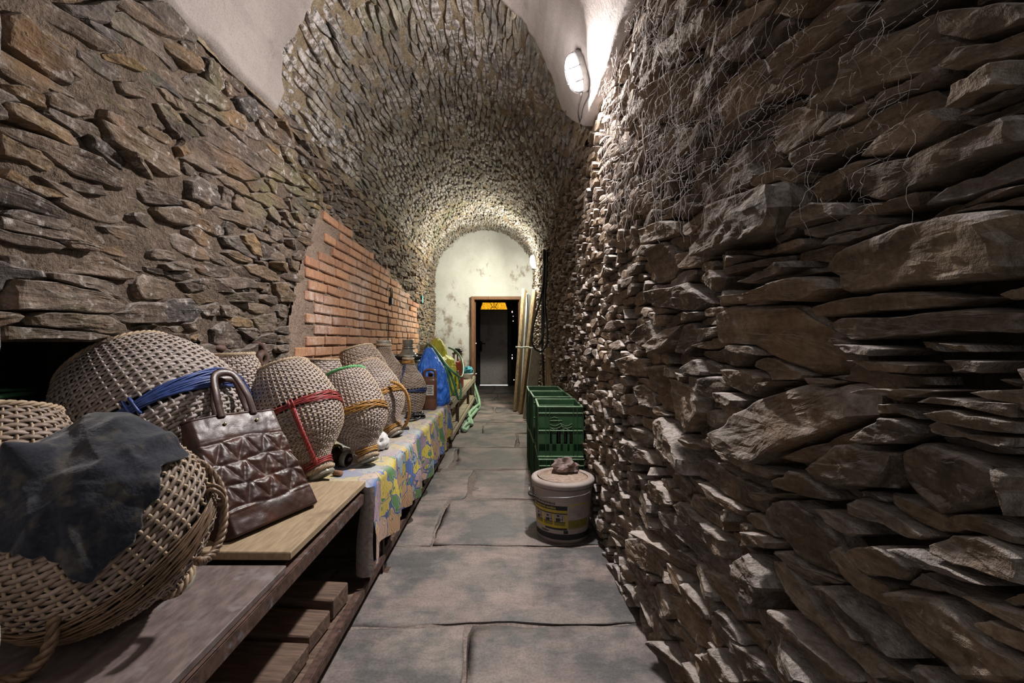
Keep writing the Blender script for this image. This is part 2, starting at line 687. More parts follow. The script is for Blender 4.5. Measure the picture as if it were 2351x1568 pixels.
def layout(y0, y1, s0, s1, lfun, hfun, traced, ban, tries, res=0.006, nout=20, pexp=2.5, aspect_var=0.35):
    """packs irregular flat stones around the traced ones: list of (outline, is_traced)"""
    ny, ns = int((y1 - y0) / res), int((s1 - s0) / res)
    Y = y0 + (np.arange(ny) + .5) * res
    S = s0 + (np.arange(ns) + .5) * res
    YY, SS = np.meshgrid(Y, S, indexing='ij')
    lab = np.full((ny, ns), -1, np.int32)
    best = np.full((ny, ns), 1e9)
    dead = ban(YY, SS) if ban else np.zeros_like(YY, bool)
    for k, p in enumerate(traced):
        a, b = p.min(0), p.max(0)
        i0, i1 = max(0, int((a[0] - y0) / res) - 1), min(ny, int((b[0] - y0) / res) + 2)
        j0, j1 = max(0, int((a[1] - s0) / res) - 1), min(ns, int((b[1] - s0) / res) + 2)
        if i1 > i0 and j1 > j0:
            dead[i0:i1, j0:j1] |= inside(p, YY[i0:i1, j0:j1], SS[i0:i1, j0:j1])
    best[dead] = -1
    lab[dead] = -2
    cy = rng.uniform(y0, y1, tries)
    cs = rng.uniform(s0, s1, tries)
    big = rng.uniform(0.72, 1.4, tries)
    order = np.argsort(-big)
    acc = np.zeros((0, 4))
    buf = np.zeros((12000, 4))
    n = 0
    for k in order:
        i, j = min(ny - 1, int((cy[k] - y0) / res)), min(ns - 1, int((cs[k] - s0) / res))
        if dead[i, j]:
            continue
        l, h = lfun(cy[k]) * big[k], hfun(cy[k]) * big[k] ** .7
        a = buf[:n]
        if n:
            d = ((a[:, 0] - cy[k]) * 2 / (a[:, 2] + l)) ** 2 + ((a[:, 1] - cs[k]) * 2 / (a[:, 3] + h)) ** 2
            if d.min() < 0.80:
                continue
        buf[n] = (cy[k], cs[k], l, h)
        n += 1
        if n >= 11999:
            break
    seeds = buf[:n]
    av = np.exp(rng.normal(0, aspect_var, n))
    wy = fbm(YY * 9, SS * 9, 3.3, 2) * .022 + fbm(YY * 30, SS * 30, 1.3, 2) * .006
    ws = fbm(YY * 9, SS * 9, 8.7, 2) * .012 + fbm(YY * 30, SS * 30, 5.1, 2) * .005
    tilt = rng.normal(0, .10, n)
    for k in range(n):
        y, s, l, h = seeds[k]
        l, h = l * av[k] ** .5, h / av[k] ** .5
        i0, i1 = max(0, int((y - 1.6 * l - y0) / res)), min(ny, int((y + 1.6 * l - y0) / res) + 1)
        j0, j1 = max(0, int((s - 2.2 * h - s0) / res)), min(ns, int((s + 2.2 * h - s0) / res) + 1)
        dy = YY[i0:i1, j0:j1] + wy[i0:i1, j0:j1] - y
        ds = SS[i0:i1, j0:j1] + ws[i0:i1, j0:j1] - s + tilt[k] * dy
        d = (np.abs(dy / l) ** pexp + np.abs(ds / h) ** pexp) ** (1 / pexp)
        m = d < best[i0:i1, j0:j1]
        best[i0:i1, j0:j1][m] = d[m]
        lab[i0:i1, j0:j1][m] = k
    # outlines by marching out of each cell's centroid
    f = lab.ravel()
    ok = f >= 0
    cnt = np.bincount(f[ok], minlength=n)
    my = np.bincount(f[ok], YY.ravel()[ok], minlength=n) / np.maximum(cnt, 1)
    ms = np.bincount(f[ok], SS.ravel()[ok], minlength=n) / np.maximum(cnt, 1)
    ii = np.clip(((my - y0) / res).astype(int), 0, ny - 1)
    jj = np.clip(((ms - s0) / res).astype(int), 0, ns - 1)
    good = (cnt > 12) & (lab[ii, jj] == np.arange(n))
    ids = np.where(good)[0]
    ph = np.arange(nout) * 2 * PI / nout
    K = len(ids)
    L, H = seeds[ids, 2], seeds[ids, 3]
    t = np.zeros((K, nout))
    act = np.ones((K, nout), bool)
    for q in range(1, 70):
        r = q * .028
        yy = my[ids][:, None] + r * np.cos(ph) * L[:, None]
        s_ = ms[ids][:, None] + r * np.sin(ph) * H[:, None]
        i = ((yy - y0) / res).astype(int)
        j = ((s_ - s0) / res).astype(int)
        inb = (i >= 0) & (i < ny) & (j >= 0) & (j < ns)
        same = inb & (lab[np.clip(i, 0, ny - 1), np.clip(j, 0, ns - 1)] == ids[:, None])
        act &= same
        t[act] = r
    t = np.maximum(t, .05)
    t = .7 * t + .15 * (np.roll(t, 1, 1) + np.roll(t, -1, 1))
    out = []
    for k in range(K):
        o = np.stack([my[ids[k]] + t[k] * np.cos(ph) * L[k], ms[ids[k]] + t[k] * np.sin(ph) * H[k]], 1)
        out.append(o)
    return out


def shape_stones(outl, smap, hp, gap, depth, cham, amp, rings, seed0, tilt=.05, ledge=.0):
    """stones with the same outline count -> V (K, n, 3), quads, tris, edge attribute"""
    O = np.array(outl)
    K, N, _ = O.shape
    c = O.mean(1, keepdims=True)
    d = O - c
    rad = np.linalg.norm(d, axis=2, keepdims=True)
    d = d * np.maximum(.4, (rad - gap) / np.maximum(rad, 1e-6))
    size = np.sqrt(np.abs(np.sum(d[:, :, 0] * np.roll(d[:, :, 1], -1, 1) - np.roll(d[:, :, 0], -1, 1) * d[:, :, 1], 1)) / 2)
    ch = np.minimum(cham, size * .22)
    fs = np.array([r[0] for r in rings])
    hd = np.array([r[1] for r in rings])          # in chamfers below the face; None -> back
    R = len(fs)
    # inset by fixed widths near the rim
    q = c[:, None] + d[:, None] * fs[None, :, None, None]          # K,R,N,2
    ang = np.arange(N) * 2 * PI / N
    sid = (np.arange(K) + seed0) * 3.71
    jit = vnoise(np.cos(ang)[None, None] * 2.2 + sid[:, None, None], np.sin(ang)[None, None] * 2.2, np.arange(R)[None, :, None] * .9)
    q = q + d[:, None] * jit[..., None] * .07
    rel = (q - c[:, None])
    tl = rng.normal(0, tilt, (K, 1, 1, 2))
    nz = fbm(q[..., 0] * 22 + sid[:, None, None], q[..., 1] * 46, sid[:, None, None], 4)
    lz = np.floor((vnoise(q[..., 0] * 6 + sid[:, None, None], q[..., 1] * 26, 4.4) * .5 + .5) * 3) / 3
    h = hp[:, None, None] - hd[None, :, None] * ch[:, None, None] + (rel * tl).sum(-1)
    face = (fs < .999)[None, :, None]
    h = h + (amp[:, None, None] * nz + ledge * (lz - .4)) * np.where(face, 1, .55)
    h[:, 0, :] = -depth
    cn = c[:, 0]
    hc = h[:, -1].mean(1)
    qa = np.concatenate([q.reshape(K, R * N, 2), cn[:, None]], 1)
    ha = np.concatenate([h.reshape(K, R * N), hc[:, None]], 1)
    X, Nn = smap(qa[..., 0], qa[..., 1])
    V = X + Nn * ha[..., None]
    i = np.arange(R - 1)[:, None] * N
    j = np.arange(N)[None]
    j2 = (j + 1) % N
    Q = np.stack([i + j, i + j2, i + N + j2, i + N + j], -1).reshape(-1, 4)
    b = (R - 1) * N
    T = np.stack([b + np.arange(N), b + (np.arange(N) + 1) % N, np.full(N, R * N)], -1)
    # make faces look out of the wall
    n0 = np.cross(V[0, Q[-1][1]] - V[0, Q[-1][0]], V[0, Q[-1][2]] - V[0, Q[-1][0]])
    if np.dot(n0, Nn[0, 0]) < 0:
        Q, T = Q[:, ::-1], T[:, ::-1]
    EDGE[(R, N)] = np.concatenate([np.repeat(np.where((fs > .88) & (hd < 5), 1.0, np.where(fs > .75, .35, 0.0)), N), [0.0]])
    return V, Q, T, size


EDGE = {}
RINGS_HI = [(1, 9), (1.03, 2.3), (1.01, 1.1), (.965, .35), (.90, .05), (.78, 0), (.64, 0), (.5, 0), (.36, 0), (.2, 0)]
RINGS_XH = [(1, 9), (1.03, 2.3), (1.012, 1.1), (.985, .45), (.95, .12), (.88, 0), (.79, 0), (.70, 0), (.61, 0), (.52, 0), (.43, 0), (.34, 0), (.25, 0), (.16, 0), (.07, 0)]
RINGS_LO = [(1, 9), (1.01, 1.0), (.92, .1), (.55, 0)]


def apparent(V):
    """rough share of the picture of each stone, pixels"""
    c = V.mean(1)
    y = np.maximum(c[:, 1], .12)
    px = VX + c[:, 0] * F / y
    py = VY - (c[:, 2] - CH) * F / y
    pv = V[:, ::3]
    yy = np.maximum(pv[..., 1], .12)
    ax = VX + pv[..., 0] * F / yy
    ay = VY - (pv[..., 2] - CH) * F / yy
    a = (ax.max(1) - ax.min(1)).clip(0, 800) * (ay.max(1) - ay.min(1)).clip(0, 800)
    vis = (px > -120) & (px < 2470) & (py > -120) & (py < 1690) & (c[:, 1] > .2)
    return a * vis


def edge_of(V, T):
    n = len(T)
    return EDGE[((len(V) - 1) // n, n)]


def add_stones(parent, groups, mat, keep, rest_name):
    """the largest in the picture become single objects, the rest one joined part"""
    items = []
    for V, Q, T, rnd in groups:
        ap = apparent(V)
        for k in range(len(V)):
            items.append((ap[k], V[k], Q, T, rnd[k]))
    items.sort(key=lambda t: -t[0])
    for ap, V, Q, T, r in items[:keep]:
        mk('stone', V, [Q, T], mat, parent, False, {'rnd': np.full(len(V), r), 'edge': edge_of(V, T)}, center=True)
    mb = MB()
    ed = []
    for ap, V, Q, T, r in items[keep:]:
        mb.add(V, [Q, T], r)
        ed.append(edge_of(V, T))
    if mb.n:
        o = mb.build(rest_name, mat, parent)
        at = o.data.attributes.new('edge', 'FLOAT', 'POINT')
        at.data.foreach_set('value', np.concatenate(ed).astype(np.float32))
        o['kind'] = 'stuff'
        o['label'] = 'the many small stones between the larger ones'


def struct_empty(name, label, cat):
    o = bpy.data.objects.new(name, None)
    COL.objects.link(o)
    tag(o, label, cat, None, 'structure')
    return o


def backing(name, smap, y0, y1, s0, s1, res, off, amp, fr, mat, hole=None, parent=None):
    ny, ns = int((y1 - y0) / res) + 1, int((s1 - s0) / res) + 1
    Y, S = np.meshgrid(np.linspace(y0, y1, ny), np.linspace(s0, s1, ns), indexing='ij')
    X, N = smap(Y, S)
    h = off + amp * (fbm(Y * fr, S * fr * 1.6, 2.2, 4) + .5 * fbm(Y * fr * 5, S * fr * 7, 7.2, 2))
    V = (X + N * h[..., None]).reshape(-1, 3)
    Q = gridf(ny, ns)
    if hole is not None:
        cY = Y.ravel()[Q].mean(1)
        cS = S.ravel()[Q].mean(1)
        Q = Q[~hole(cY, cS)]
    n = np.cross(V[Q[0][1]] - V[Q[0][0]], V[Q[0][2]] - V[Q[0][0]])
    if np.dot(n, N.reshape(-1, 3)[Q[0][0]]) < 0:
        Q = Q[:, ::-1]
    return mk(name, V, Q, mat, parent, True)


# ---- right wall: traced large stones (each with its own outline on the wall), the rest packed around them
TR = []
TR += zoomed([
    [(495, 1060), (560, 1020), (900, 930), (950, 1050), (905, 1170), (800, 1220), (560, 1300), (430, 1325), (410, 1280), (490, 1200)],
    [(415, 950), (540, 850), (745, 710), (740, 860), (790, 905), (640, 990), (500, 1045), (430, 1090), (400, 1040)],
    [(1120, 900), (1200, 870), (1480, 800), (1800, 690), (2150, 565), (2150, 745), (1800, 840), (1640, 940), (1300, 1040), (1180, 1020), (1090, 970)],
    [(1240, 810), (1330, 710), (1480, 620), (1640, 540), (1690, 620), (1560, 740), (1430, 790)],
    [(915, 790), (1000, 740), (1180, 640), (1400, 510), (1560, 440), (1640, 530), (1330, 680), (1200, 750), (1000, 860), (940, 890), (905, 840)],
    [(815, 600), (890, 540), (970, 515), (1050, 550), (1075, 600), (1040, 680), (980, 740), (890, 810), (830, 790), (800, 700)],
    [(1210, 290), (1330, 180), (1500, 90), (1600, 30), (1640, 100), (1610, 180), (1720, 230), (1580, 370), (1380, 440), (1230, 520), (1080, 575), (1100, 510), (1190, 440)],
    [(865, 320), (940, 230), (1060, 120), (1180, 10), (1330, 0), (1250, 100), (1190, 180), (1060, 310), (950, 420), (910, 420), (890, 380)],
    [(1640, 60), (1800, 30), (2000, 0), (2150, 10), (2150, 90), (1960, 170), (1800, 230), (1640, 175)],
    [(1740, 240), (1960, 190), (2150, 100), (2150, 260), (1900, 330), (1760, 380), (1660, 350)],
    [(1590, 1060), (1660, 970), (1900, 860), (2150, 760), (2150, 900), (1960, 960), (1780, 1030)],
    [(1230, 1110), (1300, 1060), (1560, 980), (1540, 1060), (1380, 1110)],
    [(1070, 1260), (1090, 1220), (1200, 1180), (1420, 1140), (1320, 1200), (1200, 1255)],
    [(1700, 1095), (1800, 1050), (2000, 1010), (2150, 980), (2150, 1050), (1900, 1070)],
    [(1060, 1390), (1130, 1300), (1320, 1210), (1520, 1145), (1800, 1085), (2150, 1085), (2150, 1415), (1900, 1440), (1700, 1460), (1420, 1500), (1180, 1515), (1130, 1470), (1150, 1430)],
    [(525, 500), (640, 380), (750, 290), (770, 380), (720, 480), (700, 560), (620, 640), (530, 690)],
    [(195, 1280), (270, 1240), (310, 1260), (330, 1380), (290, 1440), (220, 1465)],
    [(185, 1180), (260, 1130), (340, 1140), (350, 1200), (270, 1240), (190, 1260)],
    [(590, 1300), (760, 1280), (980, 1220), (1000, 1255), (870, 1300), (720, 1320)],
    [(1790, 440), (1960, 370), (2150, 290), (2150, 440), (1900, 520), (1760, 570)],
    [(1700, 640), (1900, 560), (2150, 470), (2150, 545), (1800, 670)],
    [(230, 960), (290, 820), (330, 760), (350, 830), (310, 940)],
    [(430, 800), (450, 690), (480, 620), (485, 700), (460, 790)],
    [(590, 1380), (720, 1330), (850, 1310), (850, 1350), (680, 1390), (600, 1420)],
    [(680, 1440), (780, 1390), (930, 1340), (960, 1370), (900, 1410), (770, 1450), (690, 1460)],
    [(960, 1090), (1040, 1030), (1170, 1040), (1190, 1110), (1080, 1150), (950, 1180)],
    [(370, 640), (430, 420), (580, 280), (600, 270), (560, 420), (500, 480), (440, 560)],
    [(580, 260), (700, 150), (800, 100), (850, 60), (780, 190), (740, 270), (640, 330)],
    [(220, 470), (330, 330), (440, 310), (390, 430), (330, 560), (230, 640)],
    [(250, 240), (420, 130), (560, 30), (520, 150), (420, 230), (300, 320)],
    [(830, 480), (860, 425), (940, 420), (970, 470), (900, 495)],
    [(1075, 490), (1130, 440), (1200, 430), (1160, 490), (1090, 540)],
], 1400, 0, 2.2398)
TR += zoomed([
    [(640, 300), (700, 250), (1000, 250), (1080, 330), (1190, 420), (1280, 560), (1280, 630), (1180, 655), (1060, 640), (960, 600), (880, 560), (800, 480), (640, 470), (620, 440)],
    [(1085, 280), (1110, 255), (1300, 205), (1520, 170), (1750, 170), (1880, 195), (2060, 205), (1900, 255), (1700, 270), (1400, 300), (1090, 315)],
    [(1200, 345), (1240, 320), (1480, 315), (1700, 285), (1960, 262), (2360, 290), (2360, 410), (1950, 400), (1700, 440), (1330, 450), (1250, 420), (1200, 385)],
    [(720, 200), (840, 180), (960, 110), (1060, 80), (1180, 100), (1240, 150), (1150, 200), (1060, 230), (860, 230), (740, 240)],
    [(320, 660), (370, 665), (470, 710), (495, 780), (510, 860), (450, 970), (400, 890), (350, 790)],
    [(220, 900), (290, 880), (330, 940), (380, 1010), (450, 1130), (470, 1220), (400, 1160), (300, 1090), (240, 1020)],
    [(610, 610), (740, 605), (840, 660), (820, 720), (800, 780), (720, 750), (640, 700)],
    [(655, 985), (720, 930), (740, 870), (840, 780), (960, 730), (1040, 690), (1200, 720), (1300, 690), (1390, 710), (1440, 870), (1300, 940), (1140, 1020), (1000, 1100), (920, 1160), (780, 1110), (700, 1050)],
    [(1010, 1120), (1150, 1040), (1310, 960), (1450, 890), (1380, 1060), (1150, 1160)],
    [(1395, 1020), (1450, 950), (1550, 870), (1640, 880), (1760, 930), (1770, 990), (1620, 1050), (1450, 1040)],
    [(1500, 850), (1520, 805), (1600, 800), (1740, 850), (1780, 900), (1640, 868), (1520, 866)],
    [(1135, 1180), (1200, 1110), (1270, 1030), (1340, 1018), (1430, 1060), (1560, 1080), (1540, 1190), (1480, 1290), (1290, 1300), (1190, 1250)],
    [(1570, 1070), (1680, 1010), (1780, 1020), (2080, 1110), (2200, 1160), (2240, 1280), (2100, 1400), (1810, 1450), (1640, 1330), (1550, 1230)],
    [(1500, 745), (1580, 720), (1740, 715), (1930, 735), (1780, 780), (1640, 770)],
    [(1815, 800), (1880, 765), (2360, 810), (2360, 900), (2200, 860), (1960, 815)],
    [(1860, 860), (1980, 830), (2200, 875), (2360, 915), (2360, 985), (2100, 970), (1900, 905)],
    [(1790, 930), (1850, 895), (2100, 985), (2360, 1005), (2360, 1065), (2150, 1030), (1950, 1000), (1840, 975)],
    [(455, 1150), (490, 1110), (560, 1140), (640, 1200), (800, 1285), (850, 1370), (830, 1440), (700, 1390), (560, 1290), (460, 1210)],
    [(585, 1070), (620, 1055), (780, 1100), (1020, 1210), (960, 1240), (830, 1205), (650, 1125)],
    [(600, 1140), (660, 1140), (820, 1225), (950, 1270), (880, 1300), (700, 1225)],
    [(190, 1260), (240, 1230), (320, 1300), (350, 1380), (300, 1400), (220, 1340)],
    [(100, 1080), (130, 1020), (200, 1080), (230, 1160), (160, 1160)],
    [(150, 430), (190, 370), (240, 325), (270, 440), (275, 530), (210, 500)],
    [(275, 480), (320, 380), (370, 350), (345, 500), (300, 530)],
    [(355, 490), (380, 350), (440, 340), (490, 430), (420, 545), (360, 520)],
    [(210, 600), (280, 580), (320, 680), (350, 780), (340, 880), (280, 860), (240, 720)],
    [(140, 710), (180, 690), (230, 760), (240, 840), (190, 830)],
    [(245, 170), (320, 150), (420, 120), (480, 170), (540, 240), (480, 290), (390, 280), (300, 260), (240, 220)],
    [(435, 350), (500, 315), (610, 305), (610, 360), (500, 370)],
    [(470, 480), (560, 430), (620, 430), (620, 480), (540, 510)],
    [(80, 560), (130, 530), (210, 560), (200, 660), (110, 650)],
    [(520, 90), (620, 40), (670, 90), (650, 180), (580, 150)],
    [(745, 120), (880, 40), (1020, 20), (1100, 60), (950, 105), (800, 130)],
    [(615, 740), (680, 745), (760, 790), (750, 830), (640, 800)],
    [(1660, 450), (1760, 445), (1840, 520), (1760, 520), (1680, 490)],
    [(1880, 460), (2050, 470), (2080, 520), (1960, 520)],
    [(2170, 190), (2250, 140), (2360, 125), (2360, 225), (2240, 240)],
    [(850, 720), (900, 680), (980, 680), (960, 705), (870, 740)],
    [(1085, 660), (1160, 660), (1270, 685), (1200, 710), (1110, 700)],
    [(1290, 470), (1500, 470), (1650, 500), (1600, 540), (1400, 530)],
    [(1380, 560), (1600, 560), (1760, 590), (1720, 640), (1500, 630)],
    [(1800, 560), (2000, 545), (2200, 570), (2150, 640), (1900, 640)],
    [(2100, 660), (2360, 690), (2360, 760), (2200, 730)],
], 1400, 600, 2.472)
TR += zoomed([
    [(995, 400), (1030, 330), (1130, 320), (1230, 395), (1280, 480), (1330, 580), (1380, 760), (1250, 730), (1120, 650), (1060, 540), (1000, 460)],
    [(1240, 370), (1310, 370), (1440, 440), (1500, 510), (1470, 530), (1360, 480)],
    [(1410, 340), (1450, 310), (1600, 380), (1760, 480), (1820, 530), (1740, 540), (1600, 470), (1430, 400)],
    [(1400, 600), (1480, 560), (1600, 555), (1700, 620), (1740, 680), (1690, 750), (1500, 730), (1430, 660)],
    [(1000, 640), (1060, 625), (1130, 720), (1230, 850), (1330, 950), (1500, 1085), (1700, 1225), (1760, 1280), (1600, 1280), (1400, 1100), (1240, 960), (1080, 790), (1000, 690)],
    [(1220, 770), (1290, 760), (1400, 830), (1560, 990), (1700, 1170), (1620, 1130), (1460, 1010), (1330, 900), (1230, 805)],
    [(890, 640), (930, 600), (1010, 700), (1050, 790), (1030, 900), (960, 850), (930, 780)],
    [(845, 690), (870, 650), (920, 740), (935, 800), (880, 810), (840, 740)],
    [(540, 350), (580, 335), (700, 440), (820, 540), (835, 650), (770, 610), (660, 500), (560, 400)],
    [(490, 390), (540, 395), (650, 505), (760, 625), (830, 740), (850, 800), (740, 720), (600, 560), (500, 440)],
    [(330, 530), (390, 520), (440, 600), (480, 740), (400, 700), (345, 640)],
    [(400, 490), (440, 530), (560, 640), (680, 790), (620, 760), (500, 640)],
    [(850, 780), (900, 820), (1000, 900), (1100, 1000), (1250, 1170), (1330, 1280), (1250, 1280), (1080, 1110), (930, 920), (860, 830)],
    [(1075, 890), (1110, 900), (1230, 1000), (1350, 1110), (1500, 1250), (1500, 1280), (1380, 1280), (1250, 1120), (1120, 990)],
    [(700, 680), (760, 710), (850, 810), (900, 960), (860, 960), (780, 840)],
    [(515, 810), (570, 830), (650, 920), (720, 1050), (725, 1140), (650, 1080), (560, 960)],
    [(835, 1040), (900, 1080), (1010, 1190), (1060, 1280), (920, 1280), (850, 1130)],
    [(735, 1130), (800, 1080), (850, 1190), (900, 1280), (780, 1280)],
    [(1550, 790), (1650, 790), (1850, 810), (2000, 950), (2150, 1100), (2360, 1200), (2360, 1280), (2000, 1280), (1840, 1130), (1660, 960)],
    [(1830, 560), (1920, 500), (2100, 500), (2360, 640), (2360, 780), (2200, 740), (2000, 670), (1860, 600)],
    [(1720, 580), (1780, 570), (1950, 660), (2190, 780), (2080, 760), (1900, 700)],
    [(2160, 850), (2250, 790), (2360, 800), (2360, 900), (2240, 890)],
    [(2270, 150), (2360, 190), (2360, 440), (2310, 300)],
    [(400, 250), (440, 220), (520, 290), (540, 340), (470, 360), (410, 320)],
    [(310, 60), (340, 25), (400, 80), (430, 150), (350, 150)],
    [(770, 380), (820, 370), (840, 440), (830, 500), (780, 480)],
    [(880, 440), (920, 450), (930, 580), (885, 580)],
    [(935, 490), (1000, 500), (1060, 550), (1050, 585), (960, 570)],
    [(2000, 960), (2100, 930), (2360, 1040), (2360, 1180), (2150, 1080)],
], 1300, 1000, 2.237)
TR = [px_right(p) for p in TR]

wall_r = struct_empty('wall_right', 'right cellar wall of dark dry-laid schist stones', 'wall')
bk = backing('mortar_bed', map_right, .25, YEND, 0, 2.34, .022, -.045, .02, 5, M['mortar_r'], parent=wall_r)
lr = lambda y: float(np.interp(y, [.4, 1.0, 1.8, 3], [.22, .17, .14, .125])) * .62
hr = lambda y: float(np.interp(y, [.4, 1.0, 1.8, 3], [.062, .05, .046, .042])) * .62
print('layout right')
OR = layout(.3, YEND, 0.0, 2.36, lr, hr, TR, None, 30000, nout=20)


def near_far(outl, ylim, nhi):
    a = [resample(o, nhi, True) for o in outl if o[:, 0].mean() < ylim]
    b = [resample(o, 12, True) for o in outl if o[:, 0].mean() >= ylim]
    return a, b


grp = []
T1 = [resample(p, 56, True) for p in TR]
K = len(T1)
V, Q, T, sz = shape_stones(T1, map_right, rng.uniform(.0, .045, K), .004, .07, .017, np.full(K, .010), RINGS_XH, 0, .17, .007)
grp.append((V, Q, T, rng.uniform(0, 1, K)))
a, b = near_far(OR, 1.6, 26)
K = len(a)
V, Q, T, sz = shape_stones(a, map_right, rng.uniform(-.025, .03, K), .003, .07, .014, np.full(K, .006), RINGS_HI[:-1], 500, .2, .005)
grp.append((V, Q, T, rng.uniform(0, 1, K)))
K = len(b)
V, Q, T, sz = shape_stones(b, map_right, rng.uniform(-.015, .032, K), .003, .06, .012, np.full(K, .006), RINGS_LO, 2500, .17, .004)
grp.append((V, Q, T, rng.uniform(0, 1, K)))
add_stones(wall_r, grp, M['stone_r'], 300, 'small_stones')

# ---- left wall
TL = zoomed([
    [(20, 90), (110, 60), (270, 230), (400, 370), (460, 480), (430, 520), (300, 460), (150, 360), (20, 260)],
    [(370, 20), (470, 30), (640, 0), (710, 0), (650, 150), (560, 130), (450, 90)],
    [(660, 80), (740, 60), (900, 180), (1000, 260), (1090, 420), (1060, 440), (940, 330), (780, 220), (660, 160)],
    [(800, 0), (960, 0), (1090, 130), (1180, 220), (1170, 260), (1060, 230), (930, 120)],
    [(610, 320), (680, 310), (790, 350), (870, 420), (840, 440), (720, 390), (630, 360)],
    [(960, 220), (1020, 220), (1170, 350), (1180, 440), (1120, 420), (1010, 320)],
    [(1200, 340), (1260, 340), (1360, 440), (1360, 540), (1310, 570), (1220, 460)],
    [(1120, 470), (1190, 440), (1290, 520), (1370, 660), (1320, 670), (1220, 600), (1140, 530)],
    [(-10, 600), (100, 620), (250, 700), (420, 790), (470, 870), (400, 880), (250, 800), (60, 720), (-10, 680)],
    [(30, 500), (110, 500), (230, 570), (260, 660), (180, 640), (60, 570)],
    [(250, 560), (350, 540), (500, 630), (550, 700), (430, 710), (290, 640)],
    [(-10, 790), (130, 860), (260, 900), (370, 1000), (310, 1040), (170, 980), (-10, 930)],
    [(940, 520), (980, 520), (1080, 600), (1140, 660), (1100, 670), (1000, 600)],
    [(1400, 590), (1460, 570), (1540, 620), (1570, 690), (1520, 740), (1430, 660)],
    [(1240, 740), (1290, 720), (1440, 850), (1580, 1000), (1560, 1060), (1420, 960), (1260, 850)],
    [(1140, 820), (1230, 830), (1400, 950), (1500, 1040), (1510, 1080), (1440, 1090), (1250, 980), (1150, 900)],
    [(580, 720), (650, 740), (850, 870), (1080, 980), (1080, 1060), (980, 1060), (820, 960), (640, 840)],
    [(830, 1130), (900, 1110), (1040, 1180), (1060, 1230), (960, 1240), (870, 1220)],
    [(1120, 1080), (1200, 1050), (1310, 1120), (1310, 1240), (1220, 1240), (1130, 1190)],
    [(1320, 1110), (1400, 1150), (1400, 1270), (1330, 1240)],
    [(1470, 1180), (1560, 1220), (1600, 1280), (1580, 1400), (1500, 1350), (1460, 1250)],
    [(1600, 1310), (1640, 1330), (1700, 1380), (1700, 1460), (1610, 1430)],
    [(1340, 1420), (1500, 1400), (1550, 1500), (1540, 1568), (1460, 1530), (1360, 1470)],
    [(1560, 1440), (1640, 1480), (1700, 1560), (1560, 1568)],
    [(1540, 900), (1620, 890), (1760, 1030), (1830, 1130), (1740, 1110), (1620, 1010)],
    [(1610, 600), (1680, 580), (1790, 720), (1800, 790), (1740, 770), (1660, 700)],
    [(-10, 1290), (170, 1340), (400, 1400), (480, 1450), (300, 1440), (-10, 1370)],
    [(700, 480), (820, 480), (900, 560), (840, 600), (720, 560)],
    [(910, 610), (990, 620), (1080, 800), (1060, 840), (960, 720)],
    [(1050, 880), (1110, 840), (1130, 930), (1080, 945)],
    [(400, 1090), (600, 1110), (640, 1180), (520, 1170), (420, 1140)],
    [(520, 800), (620, 850), (760, 960), (880, 1060), (820, 1070), (680, 980), (540, 880)],
    [(0, 1000), (160, 1080), (330, 1140), (420, 1190), (280, 1190), (100, 1120), (-10, 1060)],
], 0, 0, 2.614)
TL += zoomed([
    [(20, 620), (350, 640), (700, 700), (830, 740), (990, 830), (900, 880), (640, 880), (300, 860), (20, 850)],
    [(-10, 440), (130, 430), (190, 500), (180, 550), (-10, 540)],
    [(-10, 970), (300, 990), (700, 1020), (860, 1050), (700, 1085), (300, 1072), (-10, 1078)],
    [(1160, 860), (1280, 760), (1430, 760), (1500, 860), (1440, 950), (1250, 960)],
    [(1600, 1000), (1700, 930), (1790, 1010), (1880, 1080), (1870, 1140), (1720, 1150), (1600, 1120)],
    [(1640, 820), (1750, 810), (1830, 850), (1740, 920), (1660, 900)],
    [(1900, 920), (1990, 880), (2080, 870), (2090, 950), (2060, 1020), (1950, 1030)],
    [(2040, 650), (2130, 640), (2200, 760), (2190, 800), (2100, 800)],
    [(1830, 520), (1930, 500), (2070, 580), (2080, 640), (2000, 640), (1880, 580)],
    [(1950, 340), (2030, 350), (2130, 440), (2130, 510), (2020, 480)],
    [(1800, 290), (1890, 270), (1950, 370), (1950, 470), (1880, 440)],
    [(2000, 180), (2090, 230), (2120, 330), (2060, 350), (2000, 310)],
    [(1230, 980), (1330, 970), (1350, 1010), (1290, 1040)],
    [(1370, 1060), (1520, 1030), (1480, 1090)],
    [(1480, 830), (1620, 790), (1640, 900), (1530, 910)],
    [(1340, 650), (1500, 610), (1560, 700), (1420, 730)],
    [(1640, 720), (1850, 720), (1880, 800), (1700, 800)],
    [(450, 330), (620, 350), (760, 390), (700, 420), (500, 390)],
    [(880, 470), (1000, 500), (1080, 570), (960, 570)],
    [(1180, 510), (1320, 480), (1460, 530), (1380, 570), (1230, 560)],
], 0, 450, 3.265)
TL = [px_left(p) for p in TL]


def brick_zone(Y, S):
    top = np.interp(Y, [2.6, 3.05, 4.0, 5.0, 6.3], [1.25, 1.95, 1.86, 1.74, 1.56])
    return (Y > 2.62) & (Y < 6.3) & (S < top)


def niche(Y, S):
    return (Y < 1.85 + .03 * np.sin(S * 25)) & (S > .2) & (S < 1.045)


